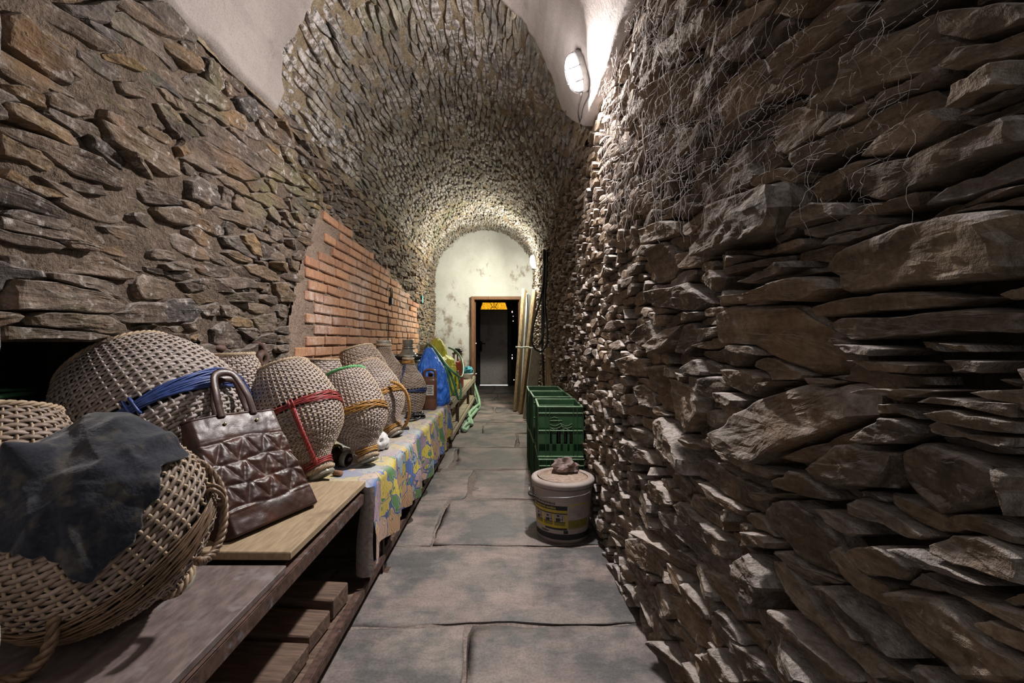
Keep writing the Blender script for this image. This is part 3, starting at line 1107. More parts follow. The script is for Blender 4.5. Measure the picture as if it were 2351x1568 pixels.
wall_l = struct_empty('wall_left', 'left cellar wall of mortared schist with a bricked-up patch and a dark niche', 'wall')
backing('mortar_bed', map_left, .3, YEND, 0, 2.34, .02, -.006, .022, 5, M['mortar_l'], hole=niche, parent=wall_l)
ll = lambda y: float(np.interp(y, [1, 2, 3.5], [.40, .27, .16])) * .62
hl = lambda y: float(np.interp(y, [1, 2, 3.5], [.085, .07, .052])) * .62
print('layout left')
OL = layout(.9, YEND, .3, 2.36, ll, hl, TL, lambda Y, S: brick_zone(Y, S) | niche(Y, S) | ((Y < 2.62) & (Y > 2.45) & (S < 1.0) & (S > 5)), 22000, nout=20)
grp = []
T1 = [resample(p, 56, True) for p in TL]
K = len(T1)
V, Q, T, sz = shape_stones(T1, map_left, rng.uniform(.006, .032, K), .004, .08, .014, np.full(K, .010), RINGS_XH, 50, .12, .009)
grp.append((V, Q, T, rng.uniform(0, 1, K)))
a, b = near_far(OL, 2.6, 26)
K = len(a)
V, Q, T, sz = shape_stones(a, map_left, rng.uniform(-.008, .026, K), .003, .07, .012, np.full(K, .008), RINGS_HI[:-1], 900, .16, .010)
grp.append((V, Q, T, rng.uniform(0, 1, K)))
K = len(b)
V, Q, T, sz = shape_stones(b, map_left, rng.uniform(.004, .026, K), .003, .06, .012, np.full(K, .005), RINGS_LO, 4500, .2, .004)
grp.append((V, Q, T, rng.uniform(.25, 1, K)))
add_stones(wall_l, grp, M['stone_l'], 300, 'small_stones')
# niche: dark recess behind the opening
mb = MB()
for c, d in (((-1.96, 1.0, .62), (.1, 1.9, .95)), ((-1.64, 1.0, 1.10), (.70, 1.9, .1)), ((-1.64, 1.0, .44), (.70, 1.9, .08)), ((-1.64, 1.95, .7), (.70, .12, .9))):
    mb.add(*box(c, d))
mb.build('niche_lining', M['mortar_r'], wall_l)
# mortar around the bricks
backing('brick_mortar', map_left, 2.5, 6.45, .3, 2.0, .02, .006, .010, 6, M['mortar_b'], hole=lambda Y, S: ~((S < np.interp(Y, [2.5, 2.7, 3.05, 4.0, 5.0, 6.45], [.8, 1.4, 2.0, 1.93, 1.8, 1.5]))), parent=wall_l)
# bricks
kb = 0
zc = .46
row = 0
while zc < 1.98:
    y = 2.66 + (.0 if row % 2 else .15) + rng.uniform(-.02, .02)
    while y < 6.3:
        L = rng.choice([.285, .285, .285, .14, .21])
        yc = y + L / 2
        lo = 2.66 + .18 * max(0, zc - 1.0) + (.25 if zc > 1.6 else 0) + rng.uniform(-.05, .08)
        if brick_zone(np.array(yc), np.array(zc + .03)) and yc - L / 2 > lo - .02 and not (zc > .95 and rng.random() < .015):
            hgt = .058
            V, Fs = box((XL + .022 + rng.uniform(-.054, -.046), yc, zc + .03 + rng.uniform(-.003, .003)), (.1, L - .017, hgt), (rng.normal(0, .012), 0, rng.normal(0, .012)), .006)
            mk('brick', V, Fs, M['brick'], wall_l, False, {'rnd': np.full(len(V), rng.uniform(0, 1))}, center=True)
            kb += 1
        y += L + rng.uniform(0, .006)
    zc += .0705
    row += 1
print('bricks', kb)

# ---- vault
ceil = struct_empty('ceiling', 'barrel vault of rough schist with a plastered first bay', 'ceiling')
s0v, s1v = TH0 * VR, TH1 * VR
backing('mortar_bed', map_vault, .3, YEND, s0v - .05, s1v + .05, .025, -.010, .018, 5, M['mortar_v'], parent=ceil)


def plaster_edge(s):
    th = np.degrees(s / VR)
    e = np.interp(th, [0, 14, 20, 30, 50, 70, 85, 110, 130, 150, 166, 180], [2.55, 2.66, 2.82, 2.98, 2.62, 2.40, 2.36, 2.33, 2.30, 2.33, 2.45, 2.47])
    return e


lv = lambda y: float(np.interp(y, [2.3, 3.5, 5], [.34, .22, .14])) * .62
hv = lambda y: float(np.interp(y, [2.3, 3.5, 5], [.05, .043, .042])) * .62
print('layout vault')
OV = layout(2.25, YEND, s0v, s1v, lv, hv, [], lambda Y, S: Y < plaster_edge(S) - .12, 30000, nout=18)
a, b = near_far(OV, 3.3, 26)
grp = []
K = len(a)
V, Q, T, sz = shape_stones(a, map_vault, rng.uniform(-.010, .013, K), .003, .06, .010, np.full(K, .006), RINGS_HI[:-2], 7000, .08, .006)
grp.append((V, Q, T, rng.uniform(0, 1, K)))
K = len(b)
V, Q, T, sz = shape_stones(b, map_vault, rng.uniform(-.008, .018, K), .004, .06, .010, np.full(K, .005), RINGS_LO, 9000, .13, .004)
grp.append((V, Q, T, rng.uniform(0, 1, K)))
add_stones(ceil, grp, M['stone_v'], 300, 'small_stones')
# plaster of the first bay: a shell with a ragged far edge
ny, ns = 120, 120
u = np.linspace(0, 1, ny)[:, None]
yq = np.linspace(.3, 2.6, ny)[:, None]
S = np.linspace(0, 1, ns)[None, :] * np.ones((ny, 1))
Sa = s0v - .045 + .022 * fbm(yq * 6, 0.7, 2.2, 4)
Sb = s1v + .045 + .022 * fbm(yq * 6, 4.7, 2.2, 4)
S = Sa + (Sb - Sa) * S
edge = plaster_edge(S) + .06 * fbm(S * 7, 0.3, 1.1, 4) + .015 * fbm(S * 40, 2.2, 0, 2)
Y = .3 + (edge - .3) * u
X, N = map_vault(Y, S)
h = .024 + .010 * fbm(Y * 4, S * 4, 9.1, 3) - .008 * np.clip(fbm(Y * 16, S * 16, 3.1, 3) - .3, 0, 1) * 2 + .0025 * np.sign(np.sin(S * 2 * PI / .16)) * (.5 + .5 * vnoise(S * 3, Y * .6)) + .003 * vnoise(S * 60, Y * 2.0, 3.0)
qs = np.linspace(0, 1, ns)[None, :]
rimm = (u > .985) | (qs < .004) | (qs > .996)
h = np.where(rimm, -.02, h)
mk('plaster_coat', (X + N * h[..., None]).reshape(-1, 3), gridf(ny, ns), M['plaster_v'], ceil, True)

# ---- floor of flagstones
floor = struct_empty('floor', 'cellar floor of large worn grey flagstones', 'floor')
backing('joint_mortar', map_floor, .1, YEND + 3.1, -2.0, .62, .045, .0005, .004, 8, M['mortar_f'], parent=floor)
rows = [(.2, 1.675, (-.72, -.145)), (1.675, 2.34, (-.78,)), (2.34, 3.02, (-.93, -.385)), (3.02, 3.74, (-.8, -.265)), (3.74, 4.5, (-.47,)),
        (4.5, 5.2, (-.62, .1)), (5.2, 5.9, (-.3,)), (5.9, 6.7, (-.5,)), (6.7, 7.4, (-.2,)), (7.4, 8.2, (-.45,)), (8.2, 9.2, (-.2,)), (9.2, 10.95, (-.3,))]
fl = []
for y0, y1, cuts in rows:
    xs = [-1.25, *cuts, .56]
    for xa, xb in zip(xs[:-1], xs[1:]):
        g = .014
        t = np.arange(64) / 64
        p = np.array([(y0 + g, xa + g), (y1 - g, xa + g), (y1 - g, xb - g), (y0 + g, xb - g)])
        p = resample(p, 64, True)
        p = p + .014 * np.stack([fbm(p[:, 0] * 5, p[:, 1] * 5, 1.5, 3), fbm(p[:, 0] * 5, p[:, 1] * 5, 6.5, 3)], 1)
        fl.append(p)
K = len(fl)
RF = [(1, 9), (1.0, .9), (.994, .4), (.98, .08), (.93, 0), (.82, 0), (.68, 0), (.52, 0), (.36, 0), (.18, 0)]
V, Q, T, sz = shape_stones(fl, map_floor, rng.uniform(.004, .008, K), .0, .05, .007, np.full(K, .0028), RF, 50, .004, .0)
for k in range(K):
    mk('flagstone', V[k], [Q, T], M['flag'], floor, True, {'rnd': np.full(len(V[k]), rng.uniform(0, 1))}, center=True)

# ---- end wall with its doorway, passage and far door
end = struct_empty('wall_back', 'plastered end wall under the vault with a low doorway', 'wall')
DX0, DX1, DZ = -.60, .235, 1.80
n = 140
arc = [(VCX + (VR + .02) * math.cos(a), VCZ + (VR + .02) * math.sin(a)) for a in np.linspace(-.0, PI, 60)]
outer = [(.50, 0.0)] + arc + [(-1.29, 0.0)]
# strips: left of the door, right of the door, above the door
mb = MB()


def top_z(x):
    d = (VR + .02) ** 2 - (np.asarray(x) - VCX) ** 2
    return VCZ + np.sqrt(np.maximum(d, 0))


def sheet(x0, x1, zlo, nx, nz):
    xs = np.linspace(x0, x1, nx)
    X = np.repeat(xs[:, None], nz, 1)
    Z = zlo + (top_z(xs) - zlo)[:, None] * np.linspace(0, 1, nz)[None]
    Yv = YEND - .004 * fbm(X * 3, Z * 3, 4.4, 3) - .0015 * fbm(X * 20, Z * 20, 1.4, 2)
    return np.stack([X, Yv, Z], -1).reshape(-1, 3), gridf(nx, nz)


for a in ((-1.27, DX0, 0.0, 40, 60), (DX0, DX1, DZ, 40, 40), (DX1, .499, 0.0, 24, 60)):
    mb.add(*sheet(*a))
mb.add(*box(((DX0 - .10), YEND + .16, DZ / 2), (.2 - .001, .3, DZ)))
mb.add(*box(((DX1 + .11), YEND + .16, DZ / 2), (.22 - .001, .3, DZ)))
mb.add(*box(((DX0 + DX1) / 2, YEND + .16, DZ + .15), (1.2, .3, .3 - .002)))
mb.build('plaster_face', M['plaster_end'], end, True)

M['frame_wood'] = simple('door_frame_wood', (.17, .085, .045), .6, .3, var=.35, scale=12, stretch=(8, 8, 1), bump=.3)
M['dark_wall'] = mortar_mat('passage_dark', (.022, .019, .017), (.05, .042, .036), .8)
M['door_steel'] = simple('door_sheet_metal', (.62, .57, .56), .55, .4, .3, var=.3, scale=60, dirt=((.36, .31, .30), .55, 5))
M['black'] = simple('black_iron', (.012, .012, .013), .5, .4)
_t = NT('amber_glass_lit')
_t.done((.3, .15, .02), .3)
_t.put(_t.b.inputs['Emission Color'], _t.ramp(_t.noise(_t.pos(), 38, 4, .8), [(.35, (.30, .10, .002)), (.6, (1.0, .50, .02))]))
_t.b.inputs['Emission Strength'].default_value = 1.25
M['amber'] = _t.m
M['daylight'] = emit('daylight_outside', (1.0, .97, .95), 2.5)

door = struct_empty('door_1', 'brown wooden door frame in the plastered end wall', 'door')
fw = .055
mb = MB()
mb.add(*box((DX0 - fw / 2 + .03, YEND + .03, DZ / 2), (fw, .16, DZ), None, .006)).add(*box((DX0 + .03 + .008, YEND + .07, DZ / 2), (.016, .06, DZ), None, .003))
mb.build('frame_jamb', M['frame_wood'], door)
mb = MB()
mb.add(*box((DX1 + fw / 2 - .03, YEND + .03, DZ / 2), (fw, .16, DZ), None, .006)).add(*box((DX1 - .03 - .008, YEND + .07, DZ / 2), (.016, .06, DZ), None, .003))
mb.build('frame_jamb', M['frame_wood'], door)
mb = MB()
mb.add(*box(((DX0 + DX1) / 2, YEND + .03, DZ + fw / 2 - .03), (DX1 - DX0 + fw * .9, .165, fw), None, .006))
mb.build('frame_head', M['frame_wood'], door)

# passage walls
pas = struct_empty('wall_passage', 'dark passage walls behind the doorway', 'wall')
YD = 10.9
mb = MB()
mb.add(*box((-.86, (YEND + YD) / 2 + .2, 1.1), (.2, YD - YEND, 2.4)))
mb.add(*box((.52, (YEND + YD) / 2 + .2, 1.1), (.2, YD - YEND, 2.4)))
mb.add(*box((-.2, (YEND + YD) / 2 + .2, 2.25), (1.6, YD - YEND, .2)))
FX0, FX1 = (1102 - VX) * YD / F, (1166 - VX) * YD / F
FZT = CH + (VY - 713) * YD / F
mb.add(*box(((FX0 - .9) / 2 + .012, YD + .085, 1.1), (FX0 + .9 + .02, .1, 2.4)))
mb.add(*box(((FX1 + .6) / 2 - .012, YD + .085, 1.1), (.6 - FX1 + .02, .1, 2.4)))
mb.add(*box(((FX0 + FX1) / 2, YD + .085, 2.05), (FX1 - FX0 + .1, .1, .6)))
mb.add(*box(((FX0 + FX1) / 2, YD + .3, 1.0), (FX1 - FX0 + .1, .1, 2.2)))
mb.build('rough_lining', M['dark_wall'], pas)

d2 = struct_empty('door_2', 'grey sheet metal door at the end of the dark passage', 'door')
dz0 = .02
mb = MB().add(*box(((FX0 + FX1) / 2, YD, (FZT + dz0) / 2), (FX1 - FX0 - .012, .04, FZT - dz0), None, .004))
mb.add(*box(((FX0 + FX1) / 2, YD - .022, 1.19), (FX1 - FX0 - .03, .006, .008)))
mb.build('door_leaf', M['door_steel'], d2)
hx = FX0 + .03
mb = MB().add(*box((hx, YD - .03, .93), (.045, .014, .24), None, .004))
mb.add(*tube([(hx, YD - .03, .99), (hx, YD - .075, .99), (hx + .03, YD - .08, .995), (hx + .1, YD - .075, 1.0)], .011, 8))
mb.build('door_handle', M['black'], d2, True)
mb = MB()
for x in (FX0 - .045, FX1 + .045):
    mb.add(*box((x, YD - .02, FZT / 2), (.07, .08, FZT)))
mb.add(*box(((FX0 + FX1) / 2, YD - .02, FZT + .012), (FX1 - FX0 + .16, .08, .02)))
mb.build('frame_jamb', M['black'], d2)
# amber fanlight above the far door
ft = CH + (VY - 695) * YD / F
xm = (FX0 + FX1) / 2
w = FX1 - FX0
V = []
poly = [(xm - w * .5, FZT + .025), (xm + w * .5, FZT + .025), (xm + w * .42, ft), (xm - w * .42, ft)]
V = [(x, YD - .01, z) for x, z in poly] + [(x, YD + .01, z) for x, z in poly]
mk('fanlight_glass', np.array(V), [np.array([[0, 1, 2, 3], [7, 6, 5, 4], [0, 4, 5, 1], [1, 5, 6, 2], [2, 6, 7, 3], [3, 7, 4, 0]])], M['amber'], d2)
M['amber_frame'] = simple('fanlight_frame_wood', (.09, .045, .012), .6)
mb = MB()
for a in (30, 60, 90, 120, 150):
    c, s = math.cos(math.radians(a)), math.sin(math.radians(a))
    r1 = min((ft - FZT - .03) / s, w * .45 / max(abs(c), .01))
    if a in (30, 150):
        continue
    mb.add(*tube([(xm + .06 * c, YD - .02, FZT + .03 + .05 * s), (xm + r1 * c, YD - .02, FZT + .03 + r1 * s)], .007, 5))
t = np.linspace(0, PI, 12)
mb.add(*tube(np.stack([xm + .075 * np.cos(t), 0 * t + YD - .02, FZT + .03 + .05 * np.sin(t)], 1), .007, 5))
for sx in (-1, 1):
    mb.add(*tube([(xm + sx * w * .5, YD - .02, FZT + .02), (xm + sx * w * .42, YD - .02, ft)], .012, 5))
mb.add(*tube([(xm - w * .8, YD - .02, ft + .012), (xm + w * .8, YD - .02, ft + .012)], .014, 5))
mb.add(*tube([(xm + w * .8, YD - .02, ft + .012), (xm + w * .83, YD - .02, ft - .1), (xm + w * .8, YD - .02, ft - .35)], .012, 5))
mb.build('fanlight_bars', M['amber_frame'], d2)
# daylight chinks round the far door
mb = MB()
for px, py, wz, hz in ((1093, 788, .016, .02), (1176, 716, .02, .04), (1178, 726, .012, .015), (1178, 737, .014, .02), (1176, 815, .012, .02), (1176, 822, .016, .045), (1093, 858, .02, .015), (1180, 872, .015, .02)):
    p = P(px, py, YD - .065)
    mb.add(*box(p, (wz, .006, hz)))
mb.add(*box(((FX0 + FX1) / 2, YD + .0, .012), (FX1 - FX0, .01, .008)))
mb.build('daylight_chinks', M['daylight'], d2)

# ---- plastered reveal right beside the camera (left edge of the frame)
ny, nz = 14, 260
Z = np.linspace(0, 2.4, nz)[None, :]
Yj = np.linspace(.16, .36, ny)[:, None]
prof = -.4005 + .006 * fbm(Z * 9, Yj * 20, .4, 4) + .005 * fbm(Z * 40, Yj * 40, 3.4, 2) - .012 * (vnoise(Z * 2.3 + 3.1, 0, 0) > .25)
front = struct_empty('wall_front', 'rough plastered door reveal at the near left edge', 'wall')
V = np.stack([prof + 0 * Yj, Yj + 0 * Z, Z + 0 * Yj], -1).reshape(-1, 3)
mb = MB().add(V, gridf(ny, nz))
Xb = np.linspace(-.4005, -1.9, 12)[:, None]
pe = prof[-1][None, :]
Vb = np.stack([np.where(np.arange(12)[:, None] == 0, pe, Xb - .01), .36 + 0 * Xb + 0 * Z, Z + 0 * Xb], -1).reshape(-1, 3)
mb.add(Vb, gridf(12, nz))
mb.build('plaster_reveal', M['plaster_j'], front, True)

# ------------------------------------------------------------------ lamps
M['lamp_glass'] = emit('lamp_glass_lit', (1, .98, 1), 9.0)
M['lamp_dim'] = emit('lamp_glass_ribbed', (.95, .96, 1), .55)
M['lamp_body'] = simple('lamp_plastic_white', (.5, .5, .5), .5)
M['wire'] = simple('lamp_wire', (.3, .3, .32), .4, .4, .6)


def bulkhead_lamp(loc, normal, L, w, label, la):
    """oval cellar lamp: plate, glass dome with a ribbed end, wire guard; local z = out of the wall, local y = long axis"""
    n = Vector(normal).normalized()
    yv = Vector((0.0, 1.0, 0)) if abs(n.y) < .9 else Vector((1, 0, 0))
    if la.get('axis'):
        yv = Vector(la['axis'])
    yv = (yv - n * yv.dot(n)).normalized()
    xv = yv.cross(n)
    R = Matrix((xv, yv, n)).transposed()
    t = thing('bulkhead_lamp', label, 'lamp', loc, R, 'lit bulkhead lamps on the vault')
    th = np.linspace(0, 2 * PI, 32, endpoint=False)

    def oval(r, z):
        e = 2.6
        c, s = np.cos(th), np.sin(th)
        return np.stack([w / 2 * r * np.sign(c) * np.abs(c) ** (2 / e), L / 2 * r * np.sign(s) * np.abs(s) ** (2 / e), 0 * th + z], 1)

    def stack(rings, cap):
        V = np.concatenate(rings)
        n = 32
        i = np.arange(len(rings) - 1)[:, None] * n
        j = np.arange(n)[None]
        j2 = (j + 1) % n
        Q = np.stack([i + j, i + j2, i + n + j2, i + n + j], -1).reshape(-1, 4)
        return V, [Q, (len(rings) - 1) * n + np.arange(n)[None], np.arange(n)[::-1][None]]
    MB().add(*stack([oval(1, 0), oval(1.02, .012), oval(1, .026), oval(.94, .03)], 1)).build('back_plate', M['lamp_body'], t)
    V, Fs = stack([oval(.92, .022), oval(.9, .045), oval(.8, .066), oval(.6, .077), oval(.3, .081)], 1)
    top = V[:, 1] > -L * .16
    fq = Fs[0]
    lit = top[fq].all(1)
    mk('glass_dome', V, [fq[lit]], M['lamp_glass'], t, True)
    mk('ribbed_glass', V, [fq[~lit], Fs[1], ], M['lamp_dim'], t, True)
    mb = MB()
    a = np.linspace(0, PI, 14)
    for yy in (-L * .17, L * .17):
        mb.add(*tube(np.stack([w * .47 * np.cos(a), 0 * a + yy, .025 + .066 * np.sin(a)], 1), .0025, 5))
    mb.add(*tube(np.stack([0 * a, L * .49 * np.cos(a), .025 + .068 * np.sin(a) ** .6], 1), .0025, 5))
    mb.build('wire_guard', M['wire'], t, True)
    d = bpy.data.lights.new('lamp_light', 'POINT')
    d.energy, d.color, d.shadow_soft_size = la['energy'], la['color'], .05
    o = bpy.data.objects.new('lamp_light', d)
    COL.objects.link(o)
    o.parent = t
    o.location = (0, 0, .25)
    d = bpy.data.lights.new('lamp_beam', 'AREA')
    d.shape, d.size = 'DISK', .11
    d.energy, d.color = la['beam'], la['color']
    o = bpy.data.objects.new('lamp_beam', d)
    COL.objects.link(o)
    o.parent = t
    o.location = (0, 0, .10)
    o.rotation_euler = (PI, 0, 0)
    d = bpy.data.lights.new('lamp_downlight', 'AREA')
    d.shape, d.size = 'DISK', .10
    d.energy, d.color = la['down'], la['color']
    o = bpy.data.objects.new('lamp_downlight', d)
    COL.objects.link(o)
    o.parent = t
    o.location = (0, 0, .13)
    wd = Vector(la['aim']).normalized()
    o.rotation_mode = 'QUATERNION'
    o.rotation_quaternion = (R.transposed() @ wd).to_track_quat('-Z', 'Y')
    return t


lp = np.array(LAMP1['loc'])
n1 = np.array((VCX - lp[0], 0, VCZ - lp[2]))
n1 = n1 / np.linalg.norm(n1)
bulkhead_lamp(lp + n1 * .022, n1, .19, .115, 'white bulkhead lamp glowing high on the right near the plastered part of the vault', dict(LAMP1, axis=(.1, -.45, .9), aim=(-.12, -.5, -.85)))
lp = np.array(LAMP2['loc'])
n2 = np.array((VCX - lp[0], -.25, VCZ - lp[2]))
n2 = n2 / np.linalg.norm(n2)
bulkhead_lamp(lp + n2 * .03, n2, .22, .085, 'small far lamp glowing beside the plastered end wall above the planks', dict(LAMP2, axis=(-.15, 0, .95), aim=(-.2, .35, -.9)))
# feed cable of the first lamp
c = [P(1345, 205, 2.36), P(1335, 245, 2.55), P(1340, 280, 2.72), P(1346, 300, 2.85)]
mb = MB().add(*tube(spline(np.array(c) + np.array((-.02, 0, -.02)), 16), .006, 6))
M['cable_grey'] = simple('cable_grey', (.13, .11, .11), .6)
tag(mb.build('lamp_cable', M['cable_grey'], None, True), 'thin grey cable running down from the bright near lamp along the vault', 'cable')

# ------------------------------------------------------------------ bench
BX, BT = -.56, .478
M['rust'] = simple('rusty_painted_angle_iron', (.10, .058, .046), .75, .35, .3, var=.5, scale=45, bump=.4, dirt=((.20, .20, .215), .58, 30))
M['dark_ply'] = simple('dark_red_painted_plywood', (.155, .118, .112), .6, .35, var=.35, scale=22, stretch=(3, 1, 1), bump=.25, dirt=((.26, .24, .24), .55, 14))
M['tan_wood'] = simple('tan_weathered_board', (.34, .255, .165), .7, .25, var=.22, scale=10, stretch=(9, 1.2, 9), bump=.3, dirt=((.17, .12, .08), .60, 7))
M['old_wood'] = simple('old_dark_timber', (.15, .10, .075), .8, .25, var=.45, scale=8, stretch=(1, 9, 9), bump=.5, dirt=((.07, .05, .045), .55, 9))
M['slat_wood'] = simple('pale_grey_slat_wood', (.33, .285, .21), .8, .2, var=.35, scale=9, stretch=(1, 10, 10), bump=.35)

bench = thing('workbench', 'low bench of rusty angle iron with a dark painted board top along the left wall', 'bench', (0, 0, 0))


def angle_bar(mb, a, b, s=.035, t=.004, flip=1):
    """L profile from a to b: one leg vertical (face to the aisle), one flat inwards"""
    a, b = np.asarray(a, float), np.asarray(b, float)
    mb.add(*beam(a + (0, 0, -s / 2), b + (0, 0, -s / 2), t, s, (0, 0, 1)))
    mb.add(*beam(a + (-s / 2, 0, -t / 2), b + (-s / 2, 0, -t / 2), s, t, (0, 0, 1)))


def post(x, y, z0, z1, s=.035, t=.004, sy=1):
    mb = MB()
    mb.add(*box((x - t / 2, y + sy * s / 2, (z0 + z1) / 2), (t, s, z1 - z0)))
    mb.add(*box((x - s / 2, y + sy * t / 2, (z0 + z1) / 2), (s, t, z1 - z0)))
    return mb


ZD = BT - .018
mb = MB()
angle_bar(mb, (BX + .004, .33, ZD), (BX + .004, 4.32, ZD))
mb.build('front_rail', M['rust'], bench)
mb = MB()
angle_bar(mb, (BX + .006, .33, .09), (BX + .006, 4.32, .095), .03)
mb.build('lower_rail', M['rust'], bench)
mb = MB()
angle_bar(mb, (-1.17, .42, ZD), (-1.17, 4.32, ZD))
mb.build('rear_rail', M['rust'], bench)
for y in (.5, 2.05, 3.68):
    post(BX - .0005, y, 0.0, ZD - .036).build('leg', M['rust'], bench)
    mb = MB().add(*box((BX - .02, y + .03, .004), (.08, .08, .007)))
    mb.build('foot_plate', M['rust'], bench)
    post(-1.14, y, 0.0, ZD - .036).build('leg', M['rust'], bench)
    for zb in (ZD - .055, .075):
        MB().add(*beam((BX - .006, y + .016, zb), (-1.14, y + .016, zb), .035, .004, (0, 0, 1))).build('cross_bar', M['rust'], bench)
mb = MB().add(*box((-.865, .75, BT - .0085), (.60, .84, .017), None, .002))
mb.build('painted_board', M['dark_ply'], bench)
mb = MB().add(*box((-.87, 3.04, BT - .0085), (.60, 2.5, .017), None, .002))
mb.build('rear_board', M['tan_wood'], bench)
# tan board lying on top
V, Fs = box((-.79, 1.50, BT + .0115), (.455, .61, .022), (0, 0, -.012), .0025)
o = MB().add(V, Fs).build('loose_board', M['tan_wood'], None, center=True)
tag(o, 'thick tan wooden board lying across the bench under the leather bag', 'board')

# squared timbers stored on the lower rail
for (y0, y1, z0, z1, x1, ln, rz, lab) in (
        (1.565, 1.685, .096, .165, -.592, .50, .10, 'dark squared timber under the bench, farthest of the three'),
        (1.395, 1.535, .096, .150, -.60, .52, .09, 'dark squared timber under the bench, middle of the three'),
        (1.205, 1.375, .096, .145, -.60, .52, .06, 'dark squared timber under the bench, nearest of the three and cracked')):
    V, Fs = box((-ln / 2, 0, 0), (ln, y1 - y0, z1 - z0), None, .004)
    V[:, 2] += .002 * fbm(V[:, 0] * 9, V[:, 1] * 30, 2.2, 2)
    t = MB().add(V, Fs).build('timber_block', M['old_wood'], None)
    t.location = (x1, (y0 + y1) / 2, (z0 + z1) / 2)
    t.rotation_euler = (0, 0, -rz)
    tag(t, lab, 'timber', 'timbers under the bench')
# low plank that carries the timbers
V, Fs = box((-.83, 1.45, .0775), (.50, .62, .022), None, .003)
tag(MB().add(V, Fs).build('support_plank', M['old_wood'], None, center=True), 'dark plank under the bench that carries the three squared timbers', 'plank')

# ------------------------------------------------------------------ second bench with slats
rack = thing('slatted_rack', 'far wooden rack with slatted top and slatted shelf beside the thick green hose', 'rack', (0, 0, 0))
RX, RT = -.545, .462
for y in (4.52, 5.16, 6.55, 7.6):
    mb = MB().add(*box((RX - .02, y, RT / 2 - .012), (.035, .045, RT - .03), None, .003))
    mb.build('leg', M['rust'], rack)
    mb = MB().add(*box((-1.15, y, RT / 2 - .012), (.035, .045, RT - .03), None, .003))
    mb.build('leg', M['rust'], rack)
mb = MB().add(*beam((RX, 4.45, RT - .035), (RX, 7.7, RT - .035), .022, .07, (0, 0, 1), .003))
mb.build('front_rail', M['slat_wood'], rack)
mb = MB().add(*beam((-1.17, 4.45, RT - .035), (-1.17, 7.7, RT - .035), .022, .07, (0, 0, 1), .003))
mb.build('rear_rail', M['slat_wood'], rack)
mb = MB().add(*beam((RX, 4.45, .115), (RX, 7.7, .115), .022, .05, (0, 0, 1), .003))
mb.build('lower_rail', M['slat_wood'], rack)
y = 4.5
while y < 7.66:
    w = .085
    V, Fs = box((-.855, y, RT + .009), (.63, w, .018), (0, 0, rng.normal(0, .006)), .002)
    mk('slat', V, Fs, M['slat_wood'], rack, center=True)
    V, Fs = box((-.855, y + .01, .149), (.60, w, .018), (0, 0, rng.normal(0, .01)), .002)
    mk('slat', V, Fs, M['slat_wood'], rack, center=True)
    y += .11

# ------------------------------------------------------------------ wicker demijohns


def wicker_mat(name, a, b, c, d):
    t = NT(name)
    r = t.attr('rnd')
    col = t.ramp(r, [(0, a), (.5, b), (1, c)])
    n = t.noise(t.pos((1, 1, 1), True), 22, 5, .65)
    col = t.mix(col, t.ramp(n, [(.32, .55), (.6, 1.12)]), .85, 'MULTIPLY')
    col = t.mix(col, d, t.ramp(t.noise(t.pos((1, 1, 1), True), 5, 4), [(.5, 0), (.72, .75)]))
    t.bump(t.noise(t.pos((1, 1, 1), True), 160, 3), .25, .003)
    return t.done(col, .52, .42)


M['wick_grey'] = wicker_mat('wicker_plastic_grey', (.33, .275, .245), (.40, .345, .325), (.46, .405, .39), (.30, .225, .17))
M['wick_brown'] = wicker_mat('wicker_brown', (.25, .19, .15), (.32, .25, .21), (.37, .30, .26), (.23, .165, .115))
M['stake'] = simple('stake_cane', (.42, .32, .22), .5, .35, var=.3, scale=40)
M['stake_grey'] = simple('stake_grey', (.40, .35, .32), .5, .35, var=.3, scale=40)
M['glass_dark'] = simple('dark_green_glass', (.02, .022, .016), .12, .6, var=.3)
M['glass_clear'] = simple('dusty_pale_glass', (.36, .35, .29), .22, .6, var=.2, scale=14, dirt=((.48, .45, .38), .5, 9), Transmission_Weight=.25)
for k, c in dict(cord_brown=(.16, .10, .06), cord_red=(.30, .045, .045), cord_orange=(.42, .22, .055), cord_blue=(.035, .065, .22), cord_navy=(.03, .045, .12), cord_green=(.10, .33, .12)).items():
    M[k] = simple(k, c, .42, .45, var=.4, scale=60)
M['cane_braid'] = simple('cane_braid', (.38, .29, .20), .55, .3, var=.35, scale=50)


def cr(xs, ys, q):
    """smooth interpolation through (xs, ys)"""
    xs, ys = np.asarray(xs, float), np.asarray(ys, float)
    m = np.gradient(ys, xs)
    i = np.clip(np.searchsorted(xs, q) - 1, 0, len(xs) - 2)
    h = xs[i + 1] - xs[i]
    t = (q - xs[i]) / h
    return (2 * t ** 3 - 3 * t ** 2 + 1) * ys[i] + (t ** 3 - 2 * t ** 2 + t) * h * m[i] + (-2 * t ** 3 + 3 * t ** 2) * ys[i + 1] + (t ** 3 - t ** 2) * h * m[i + 1]


PT = [0, .04, .14, .28, .42, .54, .66, .76, .84, .91, 1.0]
PR = [.64, .72, .85, .955, 1.0, .985, .87, .63, .40, .30, .28]
PR_UP = [.70, .78, .90, .98, 1.0, .94, .76, .52, .36, .29, .28]


